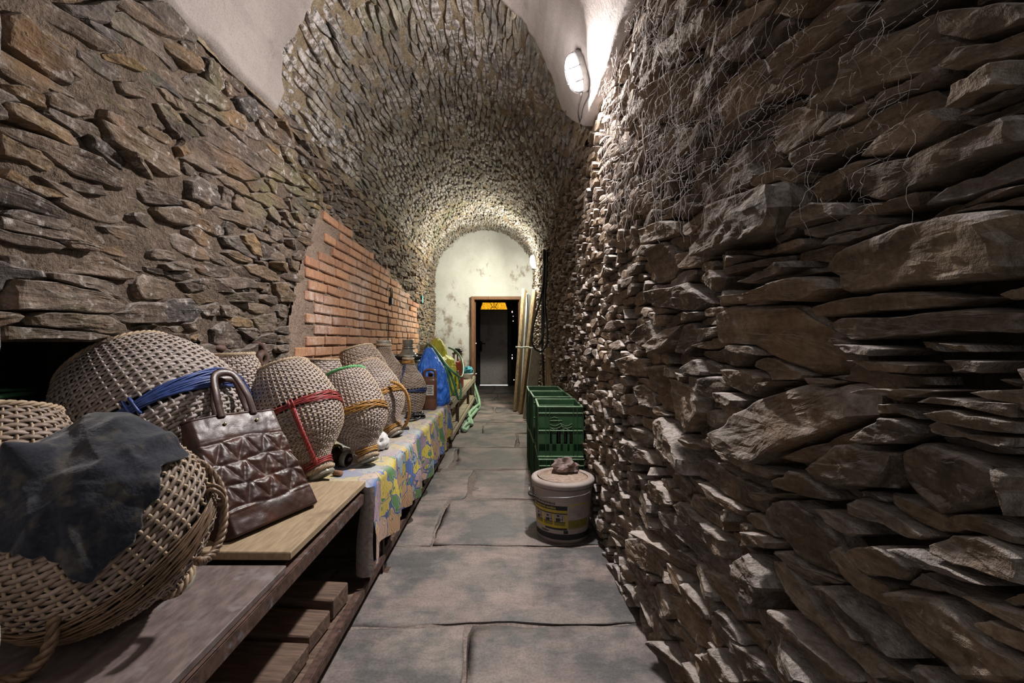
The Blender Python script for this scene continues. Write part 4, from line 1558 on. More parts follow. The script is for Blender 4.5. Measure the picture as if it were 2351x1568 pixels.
def demijohn(label, base, mouth, R, rows, stakes, mat='wick_grey', belt=None, belt_n=10, belt_t=.44, belt_w=.035, spin=0.0, prof=None,
             handle=None, neck_cord=None, rim_cord=None, knot=0.0, seg=3, sides=5, wick_end=.955, stake_mat='stake', name='demijohn', knot_on=True, group='wicker demijohns along the bench', bare=False):
    base, mouth = np.asarray(base, float), np.asarray(mouth, float)
    ax = Vector(mouth - base)
    L = ax.length
    q = ax.to_track_quat('Z', 'Y')
    Rm = (q.to_matrix() @ Matrix.Rotation(spin, 3, 'Z'))
    t = thing(name, label, 'demijohn', base, Rm, group)
    pr = np.array(prof or PR) * R
    rz = lambda u: cr(PT, pr, u)
    uu = np.linspace(0, 1, 40)
    rin = np.maximum(rz(uu) - .008, .02)
    pf = np.stack([rin, uu * L], 1)
    lip = [(.285 * R, L * .975), (.30 * R, L * .985), (.285 * R, L * 1.0), (.285 * R, L * 1.008), (.30 * R, L * 1.012), (.30 * R, L * 1.032), (.26 * R, L * 1.036), (.22 * R, L * 1.02), (.2 * R, L * .9)]
    V, Fs = lathe(np.vstack([[(.0001, .004)], pf[:, :] + (0, .004)]), 28)
    MB().add(V, Fs).build('glass_bottle', M['glass_clear'] if bare else M['glass_dark'], t, True)
    V, Fs = lathe([(.275 * R, L * .95)] + lip, 24, False)
    MB().add(V, Fs).build('glass_lip', M['glass_clear'], t, True)
    if not bare:
        # weavers
        ue = np.linspace(.012, wick_end, 400)
        rr, zz = rz(ue), ue * L
        sl = np.concatenate([[0], np.cumsum(np.hypot(np.diff(rr), np.diff(zz)))])
        st = np.linspace(0, sl[-1], rows)
        ur = np.interp(st, sl, ue)
        pitch = sl[-1] / rows
        n = stakes * seg
        th = np.linspace(0, 2 * PI, n, endpoint=False)
        mb = MB()
        amp = .0026 * (R / .16) ** .5
        for k in range(rows):
            u = ur[k]
            if belt and abs(u - belt_t) * L < belt_w * .42:
                continue
            r0 = rz(u)
            dr = (rz(min(1, u + .01)) - rz(u - .01 if u > .01 else 0)) / (.02 * L)
            nv = np.array((1, -dr)) / math.hypot(1, dr)
            o = amp * np.cos(th * stakes / 2 * 2 / 2 + (k % 2) * PI)
            wob = .0012 * np.sin(th * 5 + k * 1.7)
            p = np.stack([(r0 + o * nv[0]) * np.cos(th), (r0 + o * nv[0]) * np.sin(th), u * L + o * nv[1] + wob], 1)
            N = np.stack([nv[0] * np.cos(th), nv[0] * np.sin(th), np.full(n, nv[1])], 1)
            V, Fs = tube(p, pitch * .60, sides, True, (N, .30))
            mb.add(V, Fs, np.repeat(np.clip(.5 + .28 * rng.normal() + .25 * vnoise(th * 3, k * .7), 0, 1), sides))
        o = mb.build('wicker_weave', M[mat], t, True)
        o['kind'] = 'stuff'
        # stakes
        mb = MB()
        for j in range(stakes):
            a = 2 * PI * (j + .5) / stakes
            a = 2 * PI * j / stakes
            us = np.repeat(ur, 1)
            off = -amp * 1.0 * np.cos(j * PI + (np.arange(rows) % 2) * PI) + .0010
            r0 = rz(us) + off
            p = np.stack([r0 * math.cos(a), r0 * math.sin(a), us * L], 1)
            mb.add(*tube(p, .0033 * (R / .16) ** .5 * np.clip(rz(us) / R, .5, 1), 4))
        o = mb.build('cane_stakes', M[stake_mat], t, True)
        o['kind'] = 'stuff'
        # braided foot ring
        mb = MB()
        a = np.linspace(0, 2 * PI, stakes * 2, endpoint=False)
        for k in range(3):
            b = a * stakes / 3 + k * 2 * PI / 3
            rr = rz(0.01) + .004 + .0045 * np.cos(b)
            mb.add(*tube(np.stack([rr * np.cos(a), rr * np.sin(a), .004 + .0045 * np.sin(b)], 1), .0045, 5, True))
        mb.build('foot_braid', M['cane_braid' if not rim_cord else rim_cord], t, True)
        # braided collar at the neck
        mb = MB()
        rn = rz(wick_end) + .003
        for k in range(3):
            b = a * 7 + k * 2 * PI / 3
            rr = rn + .004 * np.cos(b)
            mb.add(*tube(np.stack([rr * np.cos(a), rr * np.sin(a), wick_end * L + .008 + .005 * np.sin(b)], 1), .005, 5, True))
        mb.build('neck_braid', M['cane_braid'], t, True)
    else:
        mb = MB()
        for z in (.885, .93):
            a = np.linspace(0, 2 * PI, 24, endpoint=False)
            mb.add(*tube(np.stack([rz(z) * np.cos(a), rz(z) * np.sin(a), 0 * a + z * L], 1), .006, 5, True))
        mb.build('glass_ring', M['glass_clear'], t, True)
    if neck_cord:
        mb = MB()
        a = np.linspace(0, 2 * PI, 28, endpoint=False)
        for k in range(3):
            z = (wick_end - .02 - .02 * k) * L
            r = rz(wick_end - .02 - .02 * k) + .008
            mb.add(*tube(np.stack([r * np.cos(a), r * np.sin(a), z + .003 * np.sin(a * 2 + k)], 1), .0036, 5, True))
        mb.build('neck_cord', M[neck_cord], t, True)
    if belt:
        mb = MB()
        a = np.linspace(0, 2 * PI, 96, endpoint=False)
        for k in range(belt_n):
            f = (k / max(1, belt_n - 1) - .5)
            spread = .3 + .7 * np.minimum(1, np.abs(np.sin((a - knot) / 2)) * 2.2)
            z = belt_t * L + belt_w * f * spread + .0015 * np.sin(a * 9 + k * 2.1) + .002 * np.sin(a * 4 + k)
            r = cr(PT, pr, np.clip(z / L, 0, 1)) + .0085 + .002 * np.cos(a * 7 + k * 1.9)
            mb.add(*tube(np.stack([r * np.cos(a), r * np.sin(a), z], 1), belt_w / belt_n * .62, 5, True))
        b = mb.build('cord_belt', M[belt], t, True)
        if knot_on:
            mb = MB()
            for dk in (-.03, .035):
                k = knot + dk
                ck = np.array(((rz(belt_t) + .012) * math.cos(k), (rz(belt_t) + .012) * math.sin(k), belt_t * L))
                er = np.array((math.cos(k), math.sin(k), 0))
                aa = np.linspace(0, 2 * PI, 16, endpoint=False)
                mb.add(*tube(ck + np.outer(np.cos(aa), er) * .012 + np.outer(np.sin(aa), (0, 0, 1)) * belt_w * .42, .0042, 5, True))
            mb.build('belt_knot', M[belt], b, True)
    for h in (handle or []):
        k, u1, bulge, r, cm = h[:5]
        k2 = k + (h[5] if len(h) > 5 else 0)
        p = []
        for s in np.linspace(0, 1, 7):
            u = belt_t + (u1 - belt_t) * s
            rr = rz(belt_t) * (1 - s) + rz(u1) * s + .012 + bulge * math.sin(PI * s)
            rr = max(rr, rz(u) + .012)
            kk = k + (k2 - k) * s
            p.append((rr * math.cos(kk), rr * math.sin(kk), u * L))
        mb = MB()
        ln = np.linalg.norm(np.diff(np.array(p), axis=0), axis=1).sum()
        for s in rope(p, r, ln / (r * 5), 3, 5):
            mb.add(*s)
        mb.build('rope_handle', M[cm], t, True)
    return t


def face_spin(base, mouth, toward=(0, 0, CH)):
    """spin that turns local angle 0 of a demijohn towards the aisle camera side"""
    ax = Vector(np.asarray(mouth) - np.asarray(base))
    q = ax.to_track_quat('Z', 'Y')
    v = Vector(toward) - Vector((np.asarray(base) + np.asarray(mouth)) / 2)
    loc = q.inverted() @ v
    return math.atan2(loc.y, loc.x)


def axis_dir(c_px, c_py, y, dpx, dpy, tow):
    """unit axis that shows direction (dpx, dpy) in the picture and leans by tow towards the viewer"""
    c = P(c_px, c_py, y)
    v = P(c_px + dpx, c_py + dpy, y) - c
    ray = c - np.array((0, 0, CH))
    ray /= np.linalg.norm(ray)
    v = v - ray * v.dot(ray)
    v /= np.linalg.norm(v)
    return v * math.sqrt(1 - tow * tow) - ray * tow


# A: the big one in front, pole (base) to the upper left and towards us, under the cloth
cA = P(230, 1206, .93)
uA = axis_dir(230, 1206, .93, -.66, -.56, .55)
RA, LA = .193, .39
FA = .40
bA, mA = cA + uA * LA * FA, cA - uA * LA * (1 - FA)
PRA = [.58, .70, .86, .965, 1.0, .97, .86, .64, .42, .31, .28]
sA = face_spin(bA, mA)
DA = demijohn('largest wicker demijohn at the near end of the bench, half under a dark cloth', bA, mA, RA, 54, 42, 'wick_brown', 'cord_brown', 18, .50, .062, sA,
              knot=-.92, seg=4, prof=PRA)


def rope_part(root, pts, r, mat, name='rope_handle'):
    """twisted rope through world points as a part of root"""
    bpy.context.view_layer.update()
    inv = root.matrix_world.inverted()
    q = [tuple(inv @ Vector(p)) for p in pts]
    ln = np.linalg.norm(np.diff(np.array(q), axis=0), axis=1).sum()
    mb = MB()
    for s_ in rope(q, r, ln / (r * 5), 3, 5):
        mb.add(*s_)
    return mb.build(name, M[mat], root, True)


rope_part(DA, [P(440, 1060, 1.0), P(468, 1068, 1.03), P(500, 1105, 1.035), P(515, 1155, 1.025), P(512, 1212, 1.0), P(497, 1258, .97), P(470, 1286, .925), P(452, 1288, .90)], .0085, 'cord_brown')
rope_part(DA, [P(150, 1400, .79), P(125, 1420, .775), P(118, 1470, .77), P(88, 1522, .765), P(40, 1556, .76), P(-30, 1572, .755)], .010, 'cord_brown')
# B: left edge behind A
demijohn('wicker demijohn at the left edge, mostly hidden behind the dark cloth', (-1.225, 1.10, .885), (-1.17, 1.0, .51), .16, 42, 36, 'wick_brown', spin=.3, seg=4)
# C: the largest ball in the niche with the blue cord
cC = P(366, 966, 1.56)
uC = axis_dir(366, 966, 1.56, -.56, -.74, -.42)
bC, mC = cC + uC * .25, cC - uC * .35
DC = demijohn('huge wicker demijohn lying in the dark niche with a blue cord belt', bC, mC, .266, 60, 60, 'wick_grey', 'cord_blue', 13, .50, .07, face_spin(bC, mC), knot=.12, seg=3,
              stake_mat='stake_grey', handle=[(.22, .82, .02, .008, 'cord_navy', .3)])
# D behind C
demijohn('wicker demijohn against the wall between the blue corded one and the rusty hook', P(526, 812, 1.84), P(535, 980, 1.84) + (0, 0, -.06), .125, 40, 44, 'wick_grey', spin=.2)
# E red belt
bE, mE = P(642, 852, 1.95), np.array((-.752, 1.845, .520))
demijohn('upside down wicker demijohn with a red cord belt and red rope handle', bE, mE, .172, 58, 56, 'wick_grey', 'cord_red', 10, .45, .04, face_spin(bE, mE), handle=[(.03, .93, .035, .009, 'cord_red', .03)], neck_cord='cord_red', knot=.03, wick_end=.96)
# F orange belt, green rim
bF, mF = P(790, 858, 2.2), np.array((-.632, 2.09, .515))
demijohn('upside down wicker demijohn with an orange cord belt and green cord round its foot', bF, mF, .138, 52, 50, 'wick_grey', 'cord_orange', 9, .50, .03, face_spin(bF, mF), neck_cord='cord_orange', rim_cord='cord_green', knot=2.5, knot_on=False, wick_end=.96)
# G orange belt with handle
bG, mG = P(832, 842, 2.82), np.array((-.665, 2.72, .505))
DG = demijohn('leaning wicker demijohn with an orange belt and orange rope handle by the white rag', bG, mG, .152, 54, 50, 'wick_grey', 'cord_orange', 8, .52, .03, face_spin(bG, mG), neck_cord='cord_orange', knot=.7, wick_end=.96)
rope_part(DG, [P(898, 876, 2.66), P(918, 884, 2.65), P(934, 905, 2.66), P(940, 940, 2.69), P(935, 968, 2.73), P(921, 988, 2.755)], .0095, 'cord_orange')
# H dark behind
demijohn('darker leaning wicker demijohn without a belt against the brickwork', P(818, 803, 3.1), (-.84, 3.02, .52), .16, 36, 40, 'wick_brown', spin=.4)
# I inverted upright
demijohn('wicker demijohn with a brown braided rim standing at the foot of the bricks', (-1.08, 2.68, .945), (-1.07, 2.66, .515), .125, 36, 34, 'wick_grey', spin=.1)
# J upright with collar
demijohn('upright narrow necked wicker demijohn in front of the far bricks', (-.98, 3.62, .49), (-.975, 3.6, 1.04), .185, 50, 44, 'wick_brown', prof=PR_UP, sides=5)
# K bare glass demijohns
K1 = demijohn('dusty clear glass demijohn with a dark rim behind the upright wicker ones', (-1.0, 4.62, .495), (-1.0, 4.6, 1.05), .185, 8, 8, prof=PR_UP, bare=True, name='glass_demijohn', group='bare glass demijohns')
mb = MB().add(*tube(np.stack([.19 * np.cos(np.arange(30) * 2 * PI / 30), .19 * np.sin(np.arange(30) * 2 * PI / 30), np.full(30, .40)], 1), .02, 8, True, (np.tile((0, 0, 1.), (30, 1)), 1)))
mb.build('dark_band', M['black'], K1, True)
demijohn('dusty clear glass demijohn behind the blue plastic bag', (-1.0, 5.42, .482), (-.985, 5.4, 1.0), .18, 8, 8, prof=PR_UP, bare=True, name='glass_demijohn', group='bare glass demijohns')
# L upright with navy belt
L1 = demijohn('upright wicker demijohn with a navy blue belt and an orange neck cord beside the jerrycan', (-.795, 3.66, .494), (-.79, 3.64, .925), .137, 46, 34, 'wick_brown', 'cord_navy', 7, .42, .03, -1.7, prof=PR_UP, neck_cord='cord_orange', knot=.1,
              handle=[(-.35, .88, .0, .008, 'cord_navy')], knot_on=False)
# one under the yellow bag
demijohn('wicker demijohn wrapped in a yellow plastic bag on the slatted rack', (-.74, 4.95, .482), (-.74, 4.95, .92), .15, 34, 30, 'wick_brown', prof=PR_UP)

# ------------------------------------------------------------------ dark cloth over the front demijohn
M['navy_cloth'] = simple('worn_navy_cloth', (.018, .021, .032), .95, .15, var=.35, scale=120, bump=.4, dirt=((.075, .07, .062), .52, 26), Sheen_Weight=.25)
ell = np.array((RA, RA, LA * .47)) * 1.03
Ra = Matrix(DA.matrix_world.to_3x3())
RaN = np.array(Ra)


def ell_hit(px, py):
    """point of the inflated body of the front demijohn seen at this pixel"""
    o = np.array((0, 0, CH)) - cA
    d = P(px, py, 1.0) - np.array((0, 0, CH))
    oo, dd = (RaN.T @ o) / ell, (RaN.T @ d) / ell
    a, b, c = dd @ dd, oo @ dd, oo @ oo - 1.0
    disc = max(b * b - a * c, 0)
    t = (-b - math.sqrt(disc)) / a
    return o + d * t


edge_px = [(-80, 1010), (60, 985), (200, 952), (270, 960), (335, 992), (380, 1025), (422, 1056), (385, 1072), (358, 1080), (352, 1105), (352, 1150), (326, 1165), (318, 1205), (296, 1248), (255, 1276), (240, 1300), (206, 1322), (165, 1312),
           (150, 1282), (118, 1272), (60, 1262), (10, 1258), (-80, 1250)]
ctr = ell_hit(150, 1130)
ctr = ctr / np.linalg.norm(ctr)
e1 = np.cross(ctr, (0, 0, 1.0))
e1 /= np.linalg.norm(e1)
e2 = np.cross(ctr, e1)
ang, bet = [], []
for q in edge_px:
    d = ell_hit(*q)
    d = d / np.linalg.norm(d)
    ang.append(math.atan2(d @ e2, d @ e1))
    bet.append(math.acos(max(-1, min(1, d @ ctr))))
od = np.argsort(ang)
ang, bet = np.array(ang)[od], np.array(bet)[od]
nph, nr = 160, 56
ph = np.linspace(-PI, PI, nph, endpoint=False)
be = np.interp(ph, np.concatenate([ang - 2 * PI, ang, ang + 2 * PI]), np.tile(bet, 3))
be = be + .02 * vnoise(ph * 12, 0, 3)
rr = np.linspace(0, 1, nr)[:, None]
B = be[None] * rr
D = np.cos(B)[..., None] * ctr + np.sin(B)[..., None] * (np.cos(ph)[None, :, None] * e1 + np.sin(ph)[None, :, None] * e2)
dl = D @ RaN
# real outline of the demijohn as distance from its centre by polar angle, base disc included
uq = np.linspace(0, 1, 120)
pq = np.vstack([[(r, -LA * FA - .012) for r in np.linspace(0, PRA[0] * RA + .012, 20)], np.stack([cr(PT, np.array(PRA) * RA, uq) + .012, uq * LA - LA * FA], 1)])
aq = np.arctan2(pq[:, 0], -pq[:, 1])
rq = np.hypot(pq[:, 0], pq[:, 1])
grid_a = np.linspace(0, PI, 200)
tab = np.interp(grid_a, aq, rq)
for _ in range(160):
    tab = np.maximum(tab, .5 * (np.roll(tab, 1) + np.roll(tab, -1)))
s = np.interp(np.arccos(np.clip(-dl[..., 2], -1, 1)), grid_a, tab)
fold = .010 + .010 * np.maximum(0, fbm(D[..., 0] * 4.0 + 2, D[..., 1] * 4.0, D[..., 2] * 4.5, 2)) + .012 * rr ** 2 * np.maximum(0, np.sin(ph * 7 + 2.5 * vnoise(ph * 1.5, 0, 0)))[None] + .004 * (1 - np.abs(np.sin((D[..., 0] + .6 * D[..., 2]) * 9 + 2 * vnoise(D[..., 1] * 4, D[..., 2] * 4))))
fold = fold + .02 * np.exp(-((D @ np.array((.1, .55, .83)) - .72) / .10) ** 2) * 0
fold = fold * np.where(rr > .985, .75, 1)
Vo = cA + D * (s + fold)[..., None]
Vi = cA + D * (s + fold - .0035)[..., None]
i = np.arange(nr - 1)[:, None] * nph
j = np.arange(nph)[None]
j2 = (j + 1) % nph
Q = np.stack([i + j, i + nph + j, i + nph + j2, i + j2], -1).reshape(-1, 4)
e = (nr - 1) * nph
n0 = nr * nph
rim = np.stack([e + j[0], n0 + e + j[0], n0 + e + j2[0], e + j2[0]], -1)
mb = MB().add(np.concatenate([Vo.reshape(-1, 3), Vi.reshape(-1, 3)]), [Q, Q[:, ::-1] + n0, rim])
tag(mb.build('dark_cloth', M['navy_cloth'], None, True), 'worn dark navy cloth draped over the largest wicker demijohn at the front', 'cloth')

# ------------------------------------------------------------------ quilted leather bag


def leather():
    t = NT('brown_leather')
    p = t.pos((1, 1, 1), True)
    n = t.noise(p, 11, 5, .6)
    c = t.ramp(n, [(.3, (.026, .013, .011)), (.55, (.05, .021, .016)), (.75, (.11, .042, .024))])
    t.bump(t.math('ADD', t.noise(p, 45, 4, .6), t.math('MULTIPLY', t.noise(p, 260, 2), .3)), .22, .004)
    return t.done(c, t.ramp(t.noise(p, 18, 4), [(.3, .32), (.7, .5)]), .36)


M['leather'] = leather()
BL = np.array((-.757, 1.228, .503))
BR = np.array((-.632, 1.535, .503))
ex = (BR - BL)[:3] / np.linalg.norm(BR - BL)
nn = np.array((ex[1], -ex[0], 0))
al = math.radians(24)
uz = math.cos(al) * np.array((0, 0, 1.)) - math.sin(al) * nn
nb = np.cross(ex, uz)
if nb @ nn < 0:
    nb = -nb
Rb = Matrix(np.stack([ex, uz, nb], 1).tolist())
BW, BH = np.linalg.norm(BR - BL), .365
bag = thing('leather_bag', 'dark brown quilted leather tote bag leaning back on the tan board', 'bag', BL, Rb)


def seamfield(u, v):
    """distance to the stitched seams of the front; u across 0..1, v up 0..1"""
    d = np.full(np.broadcast(u, v).shape, 9.)
    lev = [.215, .40, .585, .77]
    for k, l in enumerate(lev):
        d = np.minimum(d, np.abs(v - l - .012 * np.sin(u * 9 + k)) * BH)
    for k in range(3):
        lo, hi = lev[k], lev[k + 1]
        m = (v > lo) & (v < hi)
        f = (v - lo) / (hi - lo)
        for c in range(-1, 6):
            x0 = (c + .1 + .25 * k) / 4.3
            for a, b in ((x0, x0 + .5 / 4.3), (x0 + .5 / 4.3, x0 + 1 / 4.3)):
                xs = a + (b - a) * (f if (c + k) % 2 else 1 - f) if False else (a + (b - a) * f if a == x0 else b - (b - a) * f + 0)
                d = np.where(m, np.minimum(d, np.abs(u - xs) * BW * .75), d)
    return d


def bag_side(sgn):
    nu, nv = 90, 100
    u = np.linspace(0, 1, nu)[:, None]
    v = np.linspace(0, 1, nv)[None]
    dep = (.052 * (1 - v) ** .7 + .012)
    d = seamfield(u + .025 * fbm(u * 5, v * 5, 3.3, 2), v + .012 * fbm(u * 5, v * 5, 8.3, 2))
    quilt = (v > .2) & (v < .785)
    puff = np.where(quilt, .0085 * (1 - np.exp(-d / .010)), .005 * (1 - np.exp(-d / .008)))
    puff = puff + .004 * fbm(u * 6, v * 7, 2 + sgn, 3) + .0022 * np.abs(fbm(u * 22, v * 20, 5, 2)) * quilt
    edge = np.minimum(1, np.minimum(u, 1 - u) / .06) ** .5
    edgeb = np.minimum(1, v / .03) ** .5
    w = .93 + .07 * (1 - v)
    x = ((u - .5) * w + .5) * BW + .006 * np.sin(v * 5 + 1)
    z = sgn * (dep * edge * edgeb + puff * edge)
    y = v * BH + .004 * np.sin(u * 5) * v
    return np.stack([x + 0 * v, y + 0 * u, z + 0 * u], -1), nu, nv


Vf, nu, nv = bag_side(1)
off = np.array((0, 0, -.055))
mb = MB().add(Vf.reshape(-1, 3) + off, gridf(nu, nv)[:, ::-1] if True else None)
Vb, _, _ = bag_side(-1)
mb.add(Vb.reshape(-1, 3) + off, gridf(nu, nv))
# close sides and bottom (u = 0, u = 1, v = 0)
for sl in ((0, slice(None)), (-1, slice(None)), (slice(None), 0)):
    a, b = Vf[sl], Vb[sl]
    m = len(a)
    mb.add(np.concatenate([a, b]) + off, np.stack([np.arange(m - 1), np.arange(1, m), m + np.arange(1, m), m + np.arange(m - 1)], -1))
mb.build('bag_body', M['leather'], bag, True)
# top hem, handles, rivets
mb = MB()
for s_, Vx in ((1, Vf), (-1, Vb)):
    mb.add(*tube(Vx[:, -1] + off + (0, -.002, 0), .0045, 6))
mb.build('top_hem', M['leather'], bag, True)
M['brass'] = simple('brass_rivet', (.45, .36, .22), .3, .5, .8)
for s_, Vx, hl in ((1, Vf, .125), (-1, Vb, .112)):
    p0, p1 = Vx[31, -4] + off + (0, 0, s_ * .002), Vx[62, -4] + off + (0, 0, s_ * .002)
    mid = (p0 + p1) / 2
    pts = [p0, p0 + (.0, .03, 0), p0 + (.004, hl * .62, 0), mid + (-.028, hl + .02, -.01 * s_), mid + (.03, hl + .02, -.01 * s_), p1 + (-.004, hl * .6, 0), p1 + (.0, .03, 0), p1]
    if s_ < 0:
        pts = [q + np.array((.02, 0, 0)) for q in pts]
    q = spline(pts, 50)
    N = np.zeros((50, 3))
    N[:, 2] = 1
    h = MB().add(*tube(q, .0125, 8, False, (N, .32))).build('bag_handle', M['leather'], bag, True)
    for c in (p0, p1):
        MB().add(*ball(c + (0, -.022, s_ * .006), .0055, 10, 6, (1, 1, .5))).build('rivet', M['brass'], h, True)

# ------------------------------------------------------------------ printed tablecloth on the rear half of the bench


def print_mat():
    t = NT('printed_tablecloth')
    uvn = t.n('ShaderNodeUVMap').outputs[0]
    mp = t.n('ShaderNodeMapping')
    t.put(mp.inputs[0], uvn)
    mp.inputs['Scale'].default_value = (9.5, 9.5, 9.5)
    nz = t.n('ShaderNodeTexNoise')
    t.put(nz.inputs['Vector'], mp.outputs[0])
    nz.inputs['Scale'].default_value = 1.1
    nz.inputs['Detail'].default_value = 2
    wv = t.mix(mp.outputs[0], nz.outputs['Color'], .22, 'ADD') if False else None
    ad = t.n('ShaderNodeVectorMath', operation='MULTIPLY_ADD')
    t.put(ad.inputs[0], nz.outputs['Color'])
    ad.inputs[1].default_value = (1.2, 1.2, 1.2)
    t.put(ad.inputs[2], mp.outputs[0])
    v = t.n('ShaderNodeTexVoronoi')
    t.put(v.inputs['Vector'], ad.outputs[0])
    v.inputs['Scale'].default_value = 1.0
    sep = t.n('ShaderNodeSeparateColor')
    t.put(sep.inputs[0], v.outputs['Color'])
    pal = t.ramp(sep.outputs[0], [(0, (.60, .50, .10)), (.2, (.56, .36, .22)), (.36, (.12, .20, .45)), (.48, (.58, .42, .34)), (.60, (.14, .27, .12)), (.70, (.40, .30, .36)), (.80, (.64, .50, .14)), (.9, (.35, .44, .48))], True)
    # leaves and fruit inside the fields
    v2 = t.n('ShaderNodeTexVoronoi', feature='SMOOTH_F1')
    t.put(v2.inputs['Vector'], ad.outputs[0])
    v2.inputs['Scale'].default_value = 2.3
    s2 = t.n('ShaderNodeSeparateColor')
    t.put(s2.inputs[0], v2.outputs['Color'])
    pal2 = t.ramp(s2.outputs[1], [(0, (.10, .25, .10)), (.3, (.68, .42, .24)), (.5, (.10, .19, .5)), (.7, (.62, .54, .12)), (.85, (.55, .25, .30))], True)
    fruit = t.ramp(v2.outputs['Distance'], [(.24, 1), (.27, 0)])
    c = t.mix(pal, pal2, fruit)
    ring = t.ramp(v2.outputs['Distance'], [(.235, 0), (.25, 1), (.285, 0)])
    c = t.mix(c, (.06, .09, .16), t.math('MULTIPLY', ring, .7))
    # fine hatching and outlines of the fields
    v3 = t.n('ShaderNodeTexVoronoi', feature='DISTANCE_TO_EDGE')
    t.put(v3.inputs['Vector'], ad.outputs[0])
    v3.inputs['Scale'].default_value = 1.0
    c = t.mix(c, (.07, .12, .32), t.ramp(v3.outputs['Distance'], [(.022, .9), (.035, 0)]))
    c = t.mix(c, (.62, .56, .5), t.ramp(v3.outputs['Distance'], [(.035, 0), (.042, .6), (.06, 0)]))
    w = t.n('ShaderNodeTexWave')
    t.put(w.inputs['Vector'], ad.outputs[0])
    w.inputs['Scale'].default_value = 3.2
    w.inputs['Distortion'].default_value = 6
    w.inputs['Detail'].default_value = 2
    c = t.mix(c, t.ramp(w.outputs['Color'], [(.08, .3), (.2, 1.0)]), .7, 'MULTIPLY')
    g = t.noise(t.pos(), 5, 5)
    c = t.mix(c, (.40, .37, .35), t.math('MULTIPLY', t.upness(.5, .95), t.ramp(g, [(.3, .35), (.65, .8)])))
    t.bump(t.noise(t.pos(), 40, 3), .15, .004)
    return t.done(c, .7, .25)


M['print'] = print_mat()
M['felt'] = simple('grey_felt_backing', (.29, .25, .24), .95, .15, var=.25, scale=60, bump=.4)
Y0, Y1 = 1.80, 4.26
ny, nv = 220, 90
ys = np.linspace(Y0, Y1, ny)[:, None]
hem = np.interp(ys[:, 0], [1.8, 1.9, 2.4, 3.2, 3.9, 4.26], [.175, .195, .165, .165, .15, .19])[:, None] + .008 * vnoise(ys * 5, 0, 0)
wtop = .56
drop = BT - hem
tot = wtop + drop
q = np.linspace(0, 1, nv)[None, :]
q = np.concatenate([np.linspace(0, .5, 30)[:-1], np.linspace(.5, 1, nv - 29)])[None, :]
Lq = np.where(q <= .5, q / .5 * (wtop - .03), 0) + np.where(q > .5, (wtop - .03) + (q - .5) / .5 * (drop + .03), 0)
over = np.clip((Lq - (wtop - .03)) / .05, 0, 1)
a = over * PI / 2
xt = np.where(Lq < wtop - .03, Lq, (wtop - .03) + .05 / (PI / 2) * np.sin(a))
down = np.where(Lq < wtop - .03, 0, .05 / (PI / 2) * (1 - np.cos(a)) + np.maximum(0, Lq - (wtop + .02)))
fr = np.clip(down / .2, 0, 1)
fold = (.016 * np.sin(ys * 15 + 1.2 * np.sin(ys * 3.7)) + .012 * np.sin(ys * 31 + 2 * np.sin(ys * 5)) + .014 * fbm(ys * 5, q * 2, .3, 2)) * fr ** .8 + .012 * fr
wr = .004 * np.abs(fbm(ys * 7, q * 9, 3.1, 3)) + .012 * np.exp(-((ys - 2.88 + .25 * (q - .4)) / .035) ** 2) * np.clip(q * 3, 0, 1) + .010 * np.exp(-((ys - 2.2 - .25 * (q - .4)) / .03) ** 2) * np.clip(q * 3 - .6, 0, 1)
X = (BX - wtop + .015) + xt + fold + 0 * ys
Z = BT + .004 + wr * (1 - fr) - down
Yg = ys + .008 * np.sin(Lq * 20 + ys * 3) * fr
Vc = np.stack([X + 0 * Yg, Yg + 0 * X, Z + 0 * Yg], -1).reshape(-1, 3)
uv = np.stack([(ys + 0 * Lq).ravel(), (Lq + 0 * ys).ravel()], -1)
cloth = thing('tablecloth', 'colourful printed oilcloth with fruit and flower patches hanging over the bench front', 'tablecloth')
Qc = gridf(ny, nv)
mb = MB().add(Vc, Qc[:, ::-1], 0, uv)
mb.build('printed_cloth', M['print'], cloth, True, uv=True)
# near end folded over: grey felt underside hangs down as a narrow flap
m, n = 40, 14
zz = np.linspace(BT + .004, .135, m)[:, None]
w = np.linspace(0, 1, n)[None]
wd = .055 + .02 * (BT - zz) / .3
xx = BX + .036 - .012 * np.sin(w * PI) * 0 - wd * (1 - w) * .9 + .004 * np.sin(zz * 18)
yy = 1.795 - .022 * np.sin(w * PI * .9 + .2) - .01 * (BT - zz) + 0 * xx
V = np.stack([xx, yy + 0 * xx, zz + 0 * xx], -1).reshape(-1, 3)
mb = MB().add(V, gridf(m, n)).add(V + (0, .004, 0), gridf(m, n)[:, ::-1])
o = mb.build('folded_edge', M['felt'], cloth, True)
o['label'] = 'grey felt underside of the folded cloth end'

# ------------------------------------------------------------------ small things on the bench
M['rag_white'] = simple('crumpled_white_rag', (.62, .62, .60), .9, .2, var=.12, scale=30, bump=.3)
M['rag_pink'] = simple('dirty_pink_rag', (.27, .20, .19), .95, .15, var=.4, scale=30, bump=.4)


